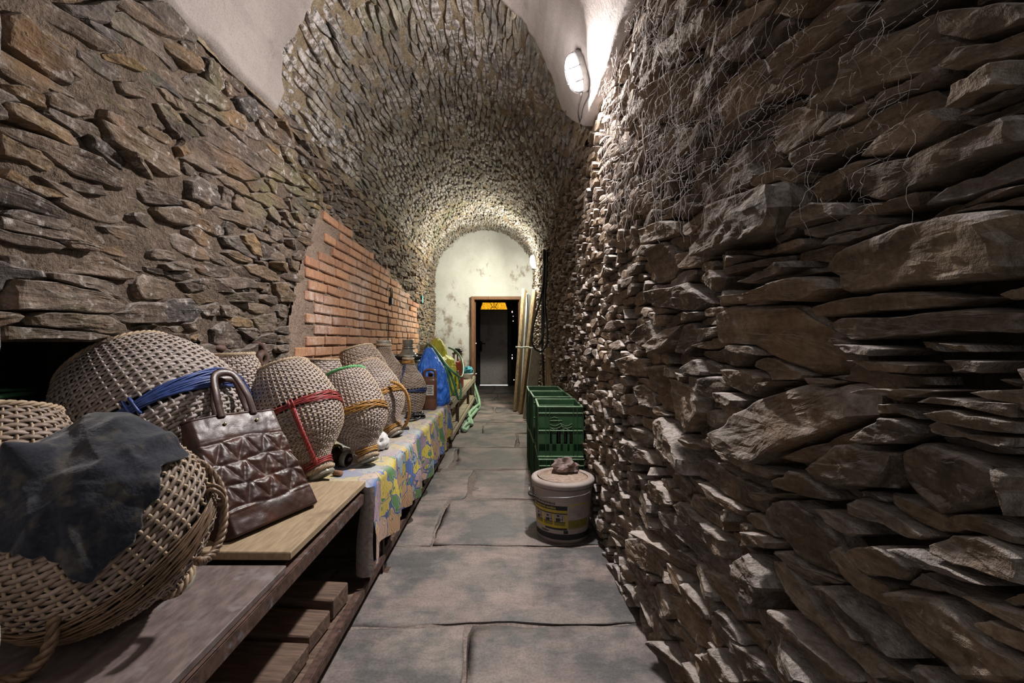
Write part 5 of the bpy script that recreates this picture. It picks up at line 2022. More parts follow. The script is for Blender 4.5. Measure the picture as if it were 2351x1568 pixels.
def crumple(c, d, seed, n=28, m=20, amp=.35, f=2.2):
    """crumpled lump of cloth sitting at c, half sizes d"""
    th = np.linspace(0, 2 * PI, n, endpoint=False)[None]
    ph = np.linspace(-PI / 2, PI / 2, m)[:, None]
    D = np.stack([np.cos(ph) * np.cos(th), np.cos(ph) * np.sin(th), np.sin(ph) + 0 * th], -1)
    nz = 1 - 2 * np.abs(fbm(D[..., 0] * f + seed, D[..., 1] * f, D[..., 2] * f + seed, 3))
    r = 1 + amp * (nz - .4)
    V = D * r[..., None] * np.asarray(d)
    V[..., 2] = np.maximum(V[..., 2], -d[2] * .62)
    i = np.arange(m - 1)[:, None] * n
    j = np.arange(n)[None]
    j2 = (j + 1) % n
    Q = np.stack([i + j, i + j2, i + n + j2, i + n + j], -1).reshape(-1, 4)
    return V.reshape(-1, 3) + np.asarray(c) + (0, 0, d[2] * .62), Q


V, Q = crumple((-.672, 2.40, BT + .008), (.042, .05, .05), 3.3, 40, 30, .5, 1.7)
tag(MB().add(V, Q).build('white_rag', M['rag_white'], None, True, True), 'crumpled white rag on the printed oilcloth between two orange belted demijohns', 'rag')
V, Q = crumple((-.80, 2.27, BT + .006), (.045, .035, .022), 9.1, 30, 20, .4, 2)
tag(MB().add(V, Q).build('paper_scrap', M['rag_white'], None, True, True), 'small crumpled white paper behind the neck of the green footed demijohn', 'paper')
M['cork'] = simple('cork', (.30, .17, .105), .9, .15, var=.4, scale=60, bump=.4)
V, Fs = lathe([(.001, 0), (.0105, 0), (.0115, .003), (.0115, .037), (.0105, .040), (.001, .040)], 16, False)
o = MB().add(V, Fs).build('cork', M['cork'], None, True)
o.location = (-.735, 1.935, BT + .0175)
o.rotation_euler = (PI / 2, 0, 1.25)
tag(o, 'brown bottle cork lying beside the neck of the red belted demijohn', 'cork')
# dark bottle lying behind, cord round its neck
o = thing('dark_bottle', 'dark brown glass bottle lying between the red belted and the green footed demijohns', 'bottle', (-.93, 2.14, BT + .062), Matrix.Rotation(1.0, 3, 'Z') @ Matrix.Rotation(PI / 2 + .1, 3, 'Y') if False else Vector((.93, -.25, -.12)).to_track_quat('Z', 'Y').to_matrix())
V, Fs = lathe([(.001, 0), (.05, .002), (.056, .015), (.056, .11), (.045, .14), (.034, .165), (.031, .20), (.037, .203), (.037, .213), (.031, .216), (.026, .214), (.025, .17)], 24, False)
M['glass_brown'] = simple('brown_bottle_glass', (.035, .016, .008), .1, .6)
MB().add(V, Fs).build('glass_body', M['glass_brown'], o, True)
V, Fs = lathe([(.033, .188), (.039, .190), (.039, .214), (.034, .216)], 24, False)
MB().add(V, Fs).build('glass_lip', M['glass_clear'], o, True)
mb = MB()
for s in rope([(.05 * math.cos(a), .05 * math.sin(a), .142 + .004 * math.sin(2 * a)) for a in np.linspace(0, 2 * PI, 9)], .006, 12):
    mb.add(*s)
M['cord_olive'] = simple('olive_cord', (.17, .14, .04), .6)
mb.build('cord_loop', M['cord_olive'], o, True)
V, Fs = lathe([(.001, 0), (.019, 0), (.021, .003), (.021, .010), (.019, .013), (.001, .013)], 20, False)
o = MB().add(V, Fs).build('black_disc', M['black'], None, True)
o.location = (-.64, 2.88, BT + .022)
o.rotation_euler = (1.35, 0, .3)
tag(o, 'small round black disc standing on the oilcloth by the orange rope handle', 'disc')
# coil of black cable
p = []
for k in range(160):
    a = k * 2 * PI / 22
    r = .055 + .014 * math.sin(k * .37) + .006 * math.sin(k * 1.9)
    p.append((-.685 + r * 1.0 * math.cos(a) + .01 * math.sin(k * .11), 3.40 + r * 1.15 * math.sin(a), BT + .012 + .028 * (k / 160) + .006 * math.sin(k * .9)))
p += [(-.64, 3.34, BT + .02), (-.66, 3.25, BT + .012), (-.72, 3.2, BT + .012)]
M['black_pvc'] = simple('black_cable', (.012, .012, .013), .35, .5)
tag(MB().add(*tube(spline(p, 700), .0055, 6)).build('cable_coil', M['black_pvc'], None, True), 'coil of thin black cable on the oilcloth before the navy belted demijohn', 'cable')

# jerrycan
M['can_brown'] = simple('jerrycan_plastic_brown', (.115, .05, .03), .38, .45, var=.3, scale=10, dirt=((.20, .12, .10), .62, 6))
M['paper_label'] = simple('paper_label', (.50, .46, .42), .8, .2)
M['ink'] = simple('print_black', (.02, .02, .022), .6)
jc = thing('jerrycan', 'brown plastic jerrycan with a white label between the navy belted demijohn and the blue bag', 'jerrycan', (-.648, 3.84, BT + .006), (0, 0, .08))
n = 32
th = np.arange(n) * 2 * PI / n


def rrect(hx, hy, z, e=5):
    c, s = np.cos(th), np.sin(th)
    return np.stack([hx * np.sign(c) * np.abs(c) ** (2 / e), hy * np.sign(s) * np.abs(s) ** (2 / e), 0 * th + z], 1)


R_ = [rrect(.046, .062, 0), rrect(.056, .072, .012), rrect(.056, .072, .085), rrect(.0545, .0705, .088), rrect(.056, .072, .093), rrect(.056, .072, .235), rrect(.053, .069, .255), rrect(.040, .055, .268), rrect(.01, .02, .271)]
V = np.concatenate(R_)
i = np.arange(len(R_) - 1)[:, None] * n
j = np.arange(n)[None]
j2 = (j + 1) % n
MB().add(V, [np.stack([i + j, i + j2, i + n + j2, i + n + j], -1).reshape(-1, 4), np.arange(n)[::-1][None], (len(R_) - 1) * n + np.arange(n)[None]]).build('can_body', M['can_brown'], jc, True)
MB().add(*tube(spline([(-.043, -.03, .245), (-.046, -.03, .30), (-.028, -.03, .328), (.028, -.03, .328), (.046, -.03, .30), (.043, -.03, .245)], 30), .011, 8)).build('can_handle', M['can_brown'], jc, True)
V, Fs = lathe([(.018, .25), (.018, .28), (.022, .28), (.022, .30), (.001, .302)], 18, False)
MB().add(V + (0, .035, 0), Fs).build('screw_cap', M['can_brown'], jc, True)
lb = MB().add(*box((.004, -.0728, .165), (.06, .002, .085))).build('paper_label', M['paper_label'], jc)
mb = MB()
for k in range(5):
    mb.add(*box((.004 - .004 * (k % 2), -.0741, .195 - .014 * k), (.044 - .008 * (k % 2), .0008, .005)))
o = mb.build('label_print', M['ink'], lb)
o['kind'] = 'stuff'
# red stain print
# ------------------------------------------------------------------ plastic bags
def bag_plastic(name, c):
    t = NT(name)
    n = t.noise(t.pos((1, 1, .6), True), 9, 5, .7, 1.2)
    col = t.ramp(n, [(.3, tuple(x * .6 for x in c)), (.7, tuple(min(1, x * 1.25) for x in c))])
    t.bump(t.ramp(t.noise(t.pos((1, 1, .5), True), 16, 5, .7, 2.0), [(.3, 0), (.5, 1), (.7, 0)]), .45, .012)
    return t.done(col, .28, .5)


M['blue_film'] = bag_plastic('blue_plastic_film', (.045, .20, .78))
M['yellow_film'] = bag_plastic('yellow_plastic_film', (.92, .82, .09))


def film(prof, seed, n=96, m=60, amp=.16, lean=(0, 0), hem=.0, squash=(1, 1)):
    """crumpled plastic hood: profile (radius, height) with sharp creases"""
    pr = resample(prof, m)
    th = np.linspace(0, 2 * PI, n, endpoint=False)[None]
    z = pr[:, 1][:, None]
    cx, cy = np.cos(th), np.sin(th)
    cre = 1 - 2 * np.abs(fbm(cx * 2.6 + seed, cy * 2.6, z * 7 + seed, 4))
    r = pr[:, 0][:, None] * (1 + amp * (cre - .45))
    t = (z - z.min()) / (z.max() - z.min())
    zz = z + hem * vnoise(cx * 2 + seed, cy * 2, 0) * (1 - t) ** 3
    V = np.stack([r * cx * squash[0] + lean[0] * t, r * cy * squash[1] + lean[1] * t, zz + 0 * r], -1).reshape(-1, 3)
    i = np.arange(m - 1)[:, None] * n
    j = np.arange(n)[None]
    j2 = (j + 1) % n
    return V, [np.stack([i + j, i + j2, i + n + j2, i + n + j], -1).reshape(-1, 4), (m - 1) * n + np.arange(n)[None]]


V, Fs = film([(.105, 0), (.128, .03), (.132, .12), (.125, .22), (.118, .30), (.10, .36), (.07, .42), (.045, .47), (.03, .505), (.012, .515)], 2.2, lean=(-.05, 0), amp=.27)
o = MB().add(V, Fs).build('blue_bag', M['blue_film'], None, True)
o.location = (-.655, 4.10, BT + .005)
tag(o, 'crumpled blue plastic bag pulled over a vessel at the end of the bench', 'bag')
yb = thing('yellow_bag', 'yellow plastic bag pulled over a wicker demijohn on the slatted rack', 'bag', (-.70, 4.93, .5))
V, Fs = film([(.165, .05), (.168, .16), (.160, .28), (.150, .36), (.135, .375), (.09, .40), (.075, .50), (.05, .56), (.02, .585)], 5.1, lean=(-.06, 0), amp=.14, hem=.16)
MB().add(V, Fs).build('film_hood', M['yellow_film'], yb, True)
V, Fs = film([(.012, -.05), (.05, .0), (.07, .1), (.075, .2), (.05, .26)], 8.1, amp=.25, n=40, m=24, squash=(.9, .5))
MB().add(V + (.10, -.12, .03), Fs).build('film_tail', M['yellow_film'], yb, True)
# red canister, small frame above it, tub and teal rag
M['red_plastic'] = simple('faded_red_plastic', (.48, .10, .075), .5, .4, var=.2, scale=8, dirt=((.42, .2, .17), .55, 7))
o = thing('red_canister', 'tall faded red plastic canister on the slatted rack behind the yellow bag', 'canister', (-.585, 5.62, RT + .02))
n = 32
th = np.arange(n) * 2 * PI / n
R_ = [rrect(.036, .10, 0), rrect(.040, .11, .01), rrect(.042, .115, .30), rrect(.046, .12, .302), rrect(.046, .12, .32), rrect(.038, .11, .32), rrect(.038, .11, .29)]
V = np.concatenate(R_)
i = np.arange(len(R_) - 1)[:, None] * n
j = np.arange(n)[None]
j2 = (j + 1) % n
MB().add(V, [np.stack([i + j, i + j2, i + n + j2, i + n + j], -1).reshape(-1, 4), np.arange(n)[::-1][None], (len(R_) - 1) * n + np.arange(n)[None]]).build('canister_body', M['red_plastic'], o, True)
mb = MB().add(*tube(spline([(0, -.10, .31), (0, -.08, .36), (0, .08, .36), (0, .10, .31)], 16), .006, 6))
mb.build('canister_handle', M['red_plastic'], o, True)
st = thing('small_press', 'small wooden frame with an iron screw bar standing behind the red canister', 'press', (-.66, 6.05, RT + .02))
MB().add(*box((0, 0, .41), (.13, .12, .022), None, .003)).build('press_head', M['old_wood'], st)
for x, y in ((-.05, -.045), (.05, -.045), (-.05, .045), (.05, .045)):
    MB().add(*box((x, y, .2), (.018, .018, .40))).build('post', M['slat_wood'], st)
MB().add(*tube([(0, 0, .0), (0, 0, .46)], .009, 8)).build('screw_bar', M['rust'], st, True)
V, Q = crumple((.0, .0, .422), (.05, .04, .035), 4.4, 24, 16, .6, 2)
o = MB().add(V + (-.66, 6.05, RT + .02), Q).build('black_rag', M['black'], None, True, True)
tag(o, 'crumpled black rag lying on top of the small wooden frame', 'rag')
o = thing('white_tub', 'small dusty white tub on the rack beside the end wall', 'tub', (-.60, 6.95, RT + .019))
V, Fs = lathe([(.001, 0), (.065, 0), (.078, .07), (.084, .072), (.084, .085), (.074, .085), (.066, .012), (.001, .01)], 24, False)
MB().add(V, Fs).build('tub_shell', M['rag_white'], o, True)
M['teal_rag'] = simple('teal_rag', (.07, .27, .33), .85, .2, var=.45, scale=30)
V, Q = crumple((-.60, 6.95, RT + .105), (.065, .06, .055), 12.3, 26, 18, .75, 2.2)
tag(MB().add(V, Q).build('teal_rag', M['teal_rag'], None, True, True), 'crumpled teal cloth lying on the small white tub', 'rag')
for k, (x, y, lab) in enumerate(((-.93, 5.95, 'dark green bottle standing on the rack behind the yellow bag'), (-.86, 6.2, 'farther dark green bottle on the rack against the end wall'))):
    V, Fs = lathe([(.001, 0), (.042, 0), (.044, .01), (.044, .24), (.038, .29), (.018, .35), (.016, .43), (.02, .432), (.02, .445), (.015, .447)], 18, False)
    M['green_glass'] = M.get('green_glass') or simple('green_bottle_glass', (.03, .075, .03), .12, .6)
    o = MB().add(V, Fs).build('green_bottle', M['green_glass'], None, True)
    o.location = (x, y, RT + .019)
    tag(o, lab, 'bottle', 'green bottles on the rack')

# ------------------------------------------------------------------ hoses
M['hose_green'] = simple('green_garden_hose', (.09, .26, .13), .4, .45, var=.25, scale=20)
M['hose_pale'] = simple('pale_green_thick_hose', (.30, .48, .32), .5, .35, var=.2, scale=14)


def hose(pix, r, label, mat, n=120, nm='garden_hose', sides=8, grp=None):
    p = np.array([P(a, b, c) for a, b, c in pix])
    return tag(MB().add(*tube(spline(p, n), r, sides)).build(nm, M[mat], None, True), label, 'hose', grp)


hose([(980, 787, 4.75), (992, 800, 4.45), (1010, 825, 4.3), (1030, 850, 4.3), (1042, 880, 4.35), (1049, 905, 4.4), (1053, 917, 4.5), (1057, 910, 4.55), (1058, 890, 4.6), (1053, 868, 4.65), (1050, 852, 4.7)], .011, 'thin green hose looping over the blue and yellow bags, its lowest loop', 'hose_green', grp='thin green hoses')
hose([(975, 800, 4.8), (985, 790, 4.55), (1003, 808, 4.35), (1025, 838, 4.25), (1045, 858, 4.3), (1058, 866, 4.5), (1063, 855, 4.7), (1062, 835, 4.9), (1056, 818, 5.1), (1045, 805, 5.3), (1030, 798, 5.4)], .011, 'thin green hose with a round loop hanging before the red canister', 'hose_green', grp='thin green hoses')
hose([(1012, 838, 4.3), (1024, 845, 4.22), (1031, 870, 4.25), (1036, 893, 4.3), (1043, 907, 4.35), (1047, 899, 4.45), (1046, 880, 4.55)], .010, 'thin green hose with a narrow loop hanging from under the blue bag', 'hose_green', grp='thin green hoses')
hk = [
    [(-.575, 7.82, .34), (-.52, 7.6, .24), (-.455, 7.3, .12), (-.435, 7.0, .05), (-.47, 6.7, .025), (-.50, 6.3, .025), (-.50, 5.9, .045), (-.47, 5.6, .06), (-.475, 5.4, .025)],
    [(-.56, 7.75, .16), (-.50, 7.4, .03), (-.475, 7.0, .03), (-.445, 6.6, .065), (-.46, 6.2, .07), (-.51, 5.95, .03), (-.515, 5.6, .03), (-.50, 5.42, .03)],
    [(-.56, 7.6, .06), (-.47, 7.25, .03), (-.44, 6.85, .10), (-.50, 6.5, .08), (-.515, 6.15, .075), (-.46, 5.85, .03), (-.44, 5.65, .03), (-.48, 5.45, .07), (-.53, 5.3, .03)],
]
mb = MB()
for p in hk:
    mb.add(*tube(spline(p, 90), .022, 10))
path = np.vstack([hk[0], hk[1][::-1], hk[2]])
o = MB().add(*tube(spline(np.vstack([hk[0], [(-.485, 5.25, .03), (-.51, 5.28, .03)], hk[1][::-1], [(-.585, 7.8, .3), (-.585, 7.75, .2)], hk[2]]), 420), .0215, 9)).build('thick_hose', M['hose_pale'], None, True)
tag(o, 'thick pale green hose lying twisted on the floor along the slatted rack', 'hose')

# ------------------------------------------------------------------ green bottle crates
M['crate'] = simple('green_crate_plastic', (.022, .072, .028), .5, .4, var=.25, scale=12, dirt=((.05, .075, .04), .58, 9))
M['crate_edge'] = simple('green_crate_worn_edge', (.13, .23, .125), .55, .35, var=.3, scale=40)
CW, CL, CHt = .288, .385, .323


def make_crate(label):
    t = thing('bottle_crate', label, 'crate', (0, 0, 0), None, 'green bottle crates by the right wall')
    w = .006
    # front and back: solid upper panel, slotted lower half
    for sy in (-1, 1):
        mb = MB()
        y = sy * (CL / 2 - .012)
        mb.add(*box((0, y, CHt * .77), (CW - .02, w, CHt * .42)))
        mb.add(*box((0, y, .045), (CW - .02, w, .085)))
        xs = np.array([-.137, -.072, -.050, -.022, .014, .036, .066, .137])
        for a, b in ((-.137, -.068), (-.052, -.026), (-.0, .014), (.042, .056), (.074, .137)):
            mb.add(*box(((a + b) / 2, y, CHt * .36), (b - a, w, CHt * .44)))
        mb.build('end_panel', M['crate'], t)
    for sx in (-1, 1):
        mb = MB()
        x = sx * (CW / 2 - .012)
        mb.add(*box((x, 0, CHt * .77), (w, CL - .024, CHt * .42)))
        mb.add(*box((x, 0, .045), (w, CL - .024, .085)))
        for a, b in ((-.18, -.12), (-.095, -.065), (-.04, -.012), (.012, .04), (.065, .095), (.12, .18)):
            mb.add(*box((x, (a + b) / 2, CHt * .36), (w, b - a, CHt * .44)))
        mb.build('side_panel', M['crate'], t)
    MB().add(*box((0, 0, .012), (CW - .02, CL - .02, .012))).build('bottom', M['crate'], t)
    for k, z in enumerate((CHt - .004, CHt * .865, CHt * .53, .010)):
        mb = MB()
        d = .0 if k in (0, 3) else .003
        hw, hl = CW / 2 - d, CL / 2 - d
        tk = .010 if k in (0, 3) else .006
        mb.add(*box((0, -hl + .007, z), (2 * hw - .0, .014, tk), None, .003)).add(*box((0, hl - .007, z), (2 * hw, .014, tk), None, .003))
        mb.add(*box((-hw + .007, 0, z), (.014, 2 * hl - .026, tk), None, .003)).add(*box((hw - .007, 0, z), (.014, 2 * hl - .026, tk), None, .003))
        mb.build('rim_band', M['crate_edge'], t)
    for sy in (-1, 1):
        mb = MB()
        for x in (-.139, -.092, -.068, .018, .078, .102, .139):
            zt, zb = (CHt - .01, .015) if x != .018 else (CHt * .53, .015)
            mb.add(*box((x, sy * (CL / 2 - .005), (zt + zb) / 2), (.004, .008, zt - zb)))
        mb.build('end_ribs', M['crate'], t)['kind'] = 'stuff'
    for sx in (-1, 1):
        mb = MB()
        for y in (-.18, -.13, -.10, -.05, 0, .05, .10, .13, .18):
            mb.add(*box((sx * (CW / 2 - .005), y, CHt / 2), (.008, .004, CHt - .03)))
        mb.build('side_ribs', M['crate'], t)['kind'] = 'stuff'
    # raised emblem of hills and a roof line on the front panel
    z0, x0 = CHt * .53, -.066
    mb = MB()
    yf = -CL / 2 + .007

    def ln(pts, r=.0018):
        mb.add(*tube([(x0 + a, yf, z0 + b) for a, b in pts], r, 4))
    ln([(0, .062), (.075, .062)], .0026)
    ln([(0, .075), (.028, .084), (.05, .078)])
    t_ = np.linspace(0, 1, 16)
    ln([(.0 + .066 * u, .038 - .012 * math.sin(u * PI) + .008 * u) for u in t_])
    ln([(.066 + .07 * u, .046 - .016 * math.sin(u * PI) - .002 * u) for u in t_])
    ln([(.0 + .075 * u, .022 - .012 * math.sin(u * PI) + .008 * u) for u in t_])
    ln([(.075 + .06 * u, .030 - .012 * math.sin(u * PI) - .004 * u) for u in t_])
    ln([(.066, .046), (.078, .012)])
    ln([(.076, .03), (.086, .006)])
    ln([(0, .006), (.012, .012), (.035, .002)])
    ln([(.072, .004), (.096, .014), (.12, .004)])
    ln([(.056, .062), (.054, .05)])
    mb.build('raised_emblem', M['crate_edge'], t, True)['kind'] = 'stuff'
    return t


def place_crate(o, loc, rz, label):
    o.location = loc
    o.rotation_euler = (0, 0, rz)
    o['label'] = label


c0 = make_crate('')
spots = [((.334, 3.012, .002), .0, 'green bottle crate on the floor right behind the plastered bucket, lower of the front stack'),
         ((.333, 3.015, .327), -.02, 'green bottle crate with bottles and a raised emblem, upper of the stack behind the bucket'),
         ((.326, 3.50, .002), .015, 'green bottle crate at the bottom of the middle stack, between the two other stacks'),
         ((.325, 3.51, .327), .02, 'green bottle crate on top of the middle stack, only its rim showing'),
         ((.315, 3.92, .002), -.01, 'green bottle crate at the bottom of the farthest stack near the leaning planks'),
         ((.313, 3.915, .327), 0, 'green bottle crate on top of the farthest stack before the leaning planks')]
for k, (l, r, lab) in enumerate(spots):
    o = c0 if k == 0 else copy_tree(c0)
    place_crate(o, l, r, lab)
M['bottle_dark'] = simple('dark_bottle_glass', (.012, .014, .010), .1, .7)
b0 = None
bl = [(-.055, -.145), (-.01, -.145), (.03, -.145), (.068, -.145), (-.09, -.12), (.1, -.12)]
for k, (x, y) in enumerate(bl[:4]):
    if b0 is None:
        V, Fs = lathe([(.001, 0), (.016, 0), (.0175, .01), (.0175, .1), (.012, .14), (.009, .16), (.009, .195), (.011, .197), (.011, .205), (.001, .206)], 14, False)
        o = b0 = MB().add(V, Fs).build('small_bottle', M['bottle_dark'], None, True)
    else:
        o = b0.copy()
        COL.objects.link(o)
    o.location = (.333 + x, 3.015 + y, .327 + .019)
    tag(o, ('small dark bottle behind the leftmost slot of the upper front crate', 'small dark bottle behind the second slot from the left of the upper front crate', 'small dark bottle behind the third slot from the left of the upper front crate', 'small dark bottle behind the rightmost slot of the upper front crate')[k], 'bottle', 'dark bottles inside the upper front crate')

# ------------------------------------------------------------------ plaster bucket
BKX, BKY = .302, 2.50
BR_ = .158
M['bucket'] = simple('bucket_plastic_dusty', (.37, .315, .295), .6, .3, var=.15, scale=9, dirt=((.30, .235, .21), .55, 6))
M['bucket_dust'] = simple('bucket_lid_mortar_dust', (.36, .275, .22), .95, .1, var=.3, scale=50, bump=.5, dirt=((.22, .14, .08), .6, 12))
M['yellow_print'] = simple('yellow_print', (.50, .38, .03), .6, .3, var=.15)
M['olive_print'] = simple('olive_print', (.20, .17, .03), .6, .3, var=.15)
M['grey_print'] = simple('grey_print', (.36, .30, .29), .6)
M['dark_print'] = simple('dark_print', (.025, .027, .03), .6, .3, var=.1)
bk_ = thing('plaster_bucket', 'dusty white plaster bucket with a printed label standing before the green crates', 'bucket', (BKX, BKY, .003), (0, 0, 0))
rz_ = lambda z: .140 + .020 * z / .30
V, Fs = lathe([(.001, .004), (.13, .004), (.134, 0), (.139, .004), (.1405, .02), (rz_(.25), .25), (rz_(.27) + .003, .268), (.168, .272), (.168, .279), (.160, .282), (.160, .29)], 64, False)
MB().add(V, Fs).build('bucket_body', M['bucket'], bk_, True)
V, Fs = lathe([(.165, .284), (.171, .286), (.172, .305), (.168, .312), (.155, .318), (.142, .317), (.137, .312)], 64, False)
lid = MB().add(V, Fs).build('lid', M['bucket'], bk_, True)
V, Fs = lathe([(.142, .3175), (.136, .318), (.132, .312), (.128, .300), (.001, .302)], 64, False)
V[:, 2] += np.where(np.hypot(V[:, 0], V[:, 1]) < .125, .004 * fbm(V[:, 0] * 30, V[:, 1] * 30, 0, 2), 0)
MB().add(V + (.008, 0, 0), Fs).build('dusty_lid_top', M['bucket_dust'], lid, True)


def curved(x0, x1, z0, z1, e, n=16):
    """patch on the bucket between angles (degrees from straight towards the camera, right positive)"""
    a = np.radians(np.linspace(x0, x1, n))[:, None] - PI / 2 + BKA
    z = np.array([z0, z1])[None]
    r = rz_(z) + e + 0 * a
    V = np.stack([r * np.cos(a), r * np.sin(a), z + 0 * a], -1).reshape(-1, 3)
    Vi = np.stack([(r - .003) * np.cos(a), (r - .003) * np.sin(a), z + 0 * a], -1).reshape(-1, 3)
    return V, [gridf(n, 2)[:, ::-1] if False else gridf(n, 2)]


BKA = -math.atan2(BKX, BKY)
lab = MB().add(*curved(-75, 62, .052, .222, .0006, 40)).build('paper_label', M['bucket'], bk_, True)
pr = {}


def pm(k):
    if k not in pr:
        pr[k] = MB()
    return pr[k]


pm('dark_print').add(*curved(-78, 80, .022, .052, .0012, 40))
pm('dark_print').add(*curved(-75, 9, .178, .200, .0012, 24))
pm('yellow_print').add(*curved(-75, 9, .170, .177, .0012, 24)).add(*curved(-75, 9, .163, .168, .0012, 24))
pm('dark_print').add(*curved(-75, 9, .1575, .1625, .0012, 24))
for x0, x1 in ((-66, -44), (-40, -20), (-17, 5)):
    pm('grey_print').add(*curved(x0, x1, .118, .155, .0012, 8))
    pm('olive_print').add(*curved(x0, x1, .098, .114, .0012, 8))
    pm('dark_print').add(*curved(x0, x1, .1145, .1175, .0014, 8))
for x0, x1 in ((-44, -40), (-20, -17), (5, 9)):
    pm('yellow_print').add(*curved(x0, x1, .085, .157, .0013, 4))
pm('yellow_print').add(*curved(-72, 9, .085, .097, .0012, 24))
pm('dark_print').add(*curved(-38, 9, .074, .084, .0013, 16))
pm('yellow_print').add(*curved(11, 55, .203, .208, .0012, 16))
pm('olive_print').add(*curved(11, 58, .085, .125, .0012, 16)).add(*curved(11, 50, .079, .083, .0012, 16))
for k in range(4):
    pm('grey_print').add(*curved(12 + 9 * k, 19 + 9 * k, .165, .185, .0012, 5)).add(*curved(12 + 9 * k, 19 + 9 * k, .135, .158, .0012, 5))
pm('dark_print').add(*curved(2, 11, .055, .072, .0013, 5))
for k in range(3):
    pm('grey_print').add(*curved(14, 46, .056 + .006 * k, .059 + .006 * k, .0012, 10))
# little pictograms: head, trowel arm, tool
for x0, h in ((-57, .0), (-31, .0), (-9, .004)):
    pm('dark_print').add(*curved(x0 - 2.4, x0 + 2.4, .140 + h, .149 + h, .0018, 5)).add(*curved(x0 - 4.5, x0 + 4, .119, .132 + h, .0018, 6)).add(*curved(x0 + 4, x0 + 8, .128, .131, .0018, 4)).add(*curved(x0 + 8, x0 + 9, .121, .150, .0018, 3))
for k, m_ in pr.items():
    o = m_.build(k, M[k], lab, True)
    o['kind'] = 'stuff'


def curved_text(txt, a0, z, size, mat, name, e=.0022, squeeze=1.0):
    cu = bpy.data.curves.new('txt', 'FONT')
    cu.body = txt
    cu.size = size
    cu.resolution_u = 3
    cu.offset = size * .018
    to = bpy.data.objects.new('txt', cu)
    COL.objects.link(to)
    bpy.context.view_layer.update()
    dg = bpy.context.evaluated_depsgraph_get()
    me = bpy.data.meshes.new_from_object(to.evaluated_get(dg))
    bpy.data.objects.remove(to)
    co = np.zeros(len(me.vertices) * 3)
    me.vertices.foreach_get('co', co)
    co = co.reshape(-1, 3)
    zz = z + co[:, 1]
    a = math.radians(a0) + co[:, 0] * squeeze / .152 - PI / 2 + BKA
    r = rz_(zz) + e
    me.vertices.foreach_set('co', np.stack([r * np.cos(a), r * np.sin(a), zz], 1).ravel())
    me.update()
    me.materials.append(M[mat])
    o = bpy.data.objects.new(name, me)
    COL.objects.link(o)
    o.parent = lab
    return o


M['text_yellow'] = simple('text_yellow', (.55, .45, .12), .6)
curved_text('weber-terranova.cz', -72, .2065, .021, 'dark_print', 'web_address', squeeze=.92)
curved_text('ická pastovitá omítka', -74, .1835, .0175, 'text_yellow', 'product_text', squeeze=1.08)
curved_text('weber', -48, .058, .02, 'dark_print', 'maker_text')
pmb = MB().add(*curved(-54, -49, .064, .071, .0016, 4)).build('maker_mark', M['yellow_print'], lab, True)
# wire bail with a black grip resting against the front
bp = []
for a, z in ((-92, .262), (-97, .248), (-88, .225), (-72, .222), (-50, .232), (-20, .246), (10, .253), (38, .258), (55, .264)):
    b = math.radians(a) - PI / 2 + BKA
    r = rz_(z) + (.022 if a < -60 else .010) + .006
    bp.append((r * math.cos(b), r * math.sin(b), z))
q = spline(bp, 80)
MB().add(*tube(q, .0026, 6)).build('wire_bail', M['wire'], bk_, True)
MB().add(*tube(q[22:38], .0075, 8)).build('bail_grip', M['black'], bk_, True)
for a in (-92, 62):
    b = math.radians(a) - PI / 2 + BKA
    r = rz_(.26) + .004
    MB().add(*box((r * math.cos(b), r * math.sin(b), .258), (.018, .012, .022), (0, 0, b + PI / 2), .003)).build('bail_ear', M['bucket'], bk_)
V, Q = crumple((BKX + .03, BKY + .095, .317), (.055, .035, .04), 33.3, 20, 14, 1.0, 1.0)
tag(MB().add(V, Q).build('pink_rag', M['rag_pink'], None, False, True), 'crumpled dirty pinkish rag on the back edge of the bucket lid', 'rag')

# ------------------------------------------------------------------ planks leaning by the doorway
M['plank_a'] = simple('plank_yellowish', (.28, .205, .12), .8, .2, var=.5, scale=7, stretch=(14, 14, 1), bump=.35, dirt=((.12, .09, .07), .6, 9))
M['plank_b'] = simple('plank_pale_grey', (.40, .385, .33), .8, .2, var=.25, scale=7, stretch=(16, 16, 1), bump=.35, dirt=((.2, .18, .14), .58, 6))
M['plank_c'] = simple('plank_painted_white', (.40, .405, .40), .7, .25, var=.12, scale=9, stretch=(6, 6, 1), dirt=((.3, .26, .2), .62, 8))


def plank(a, b, w, t, face, mat, label, mat2=None):
    V, Fs = beam(a, b, w, t, face, .004)
    V = V + .004 * fbm(V[:, 2:3] * 3, V[:, 0:1] * 3, 0, 2)
    o = MB().add(V, Fs).build('plank', M[mat], None)
    return tag(o, label, 'plank', 'planks leaning by the doorway')


plank((.125, 6.85, .01), (.268, 7.15, 1.86), .045, .15, (.35, 1, 0), 'plank_a', 'tall yellowish plank on edge nearest the door frame')
plank((.215, 6.98, .01), (.335, 7.25, 1.80), .022, .17, (.35, 1, 0), 'plank_c', 'tall white painted board standing behind the yellowish plank')
plank((.195, 6.62, .01), (.425, 6.95, 1.83), .05, .11, (.5, 1, 0), 'plank_a', 'long brown edged board leaning right beside the yellowish plank')
plank((.275, 6.1, .01), (.405, 6.3, .95), .15, .03, (.25, -1, .1), 'plank_b', 'wide pale grey board leaning low behind the rear crates')
plank((.425, 4.78, .01), (.44, 4.82, .98), .075, .03, (.1, -1, .05), 'plank_a', 'short brown board standing against the rubble wall behind the crates')
plank((.34, 6.35, .01), (.43, 6.5, .9), .09, .03, (.3, -1, 0), 'old_wood', 'dark short board right of the wide pale grey one')
plank((.40, 4.95, .925), (.47, 4.72, .88), .05, .02, (0, 0, 1), 'plank_b', 'small pale stick jutting out of the rubble wall below the black cables')

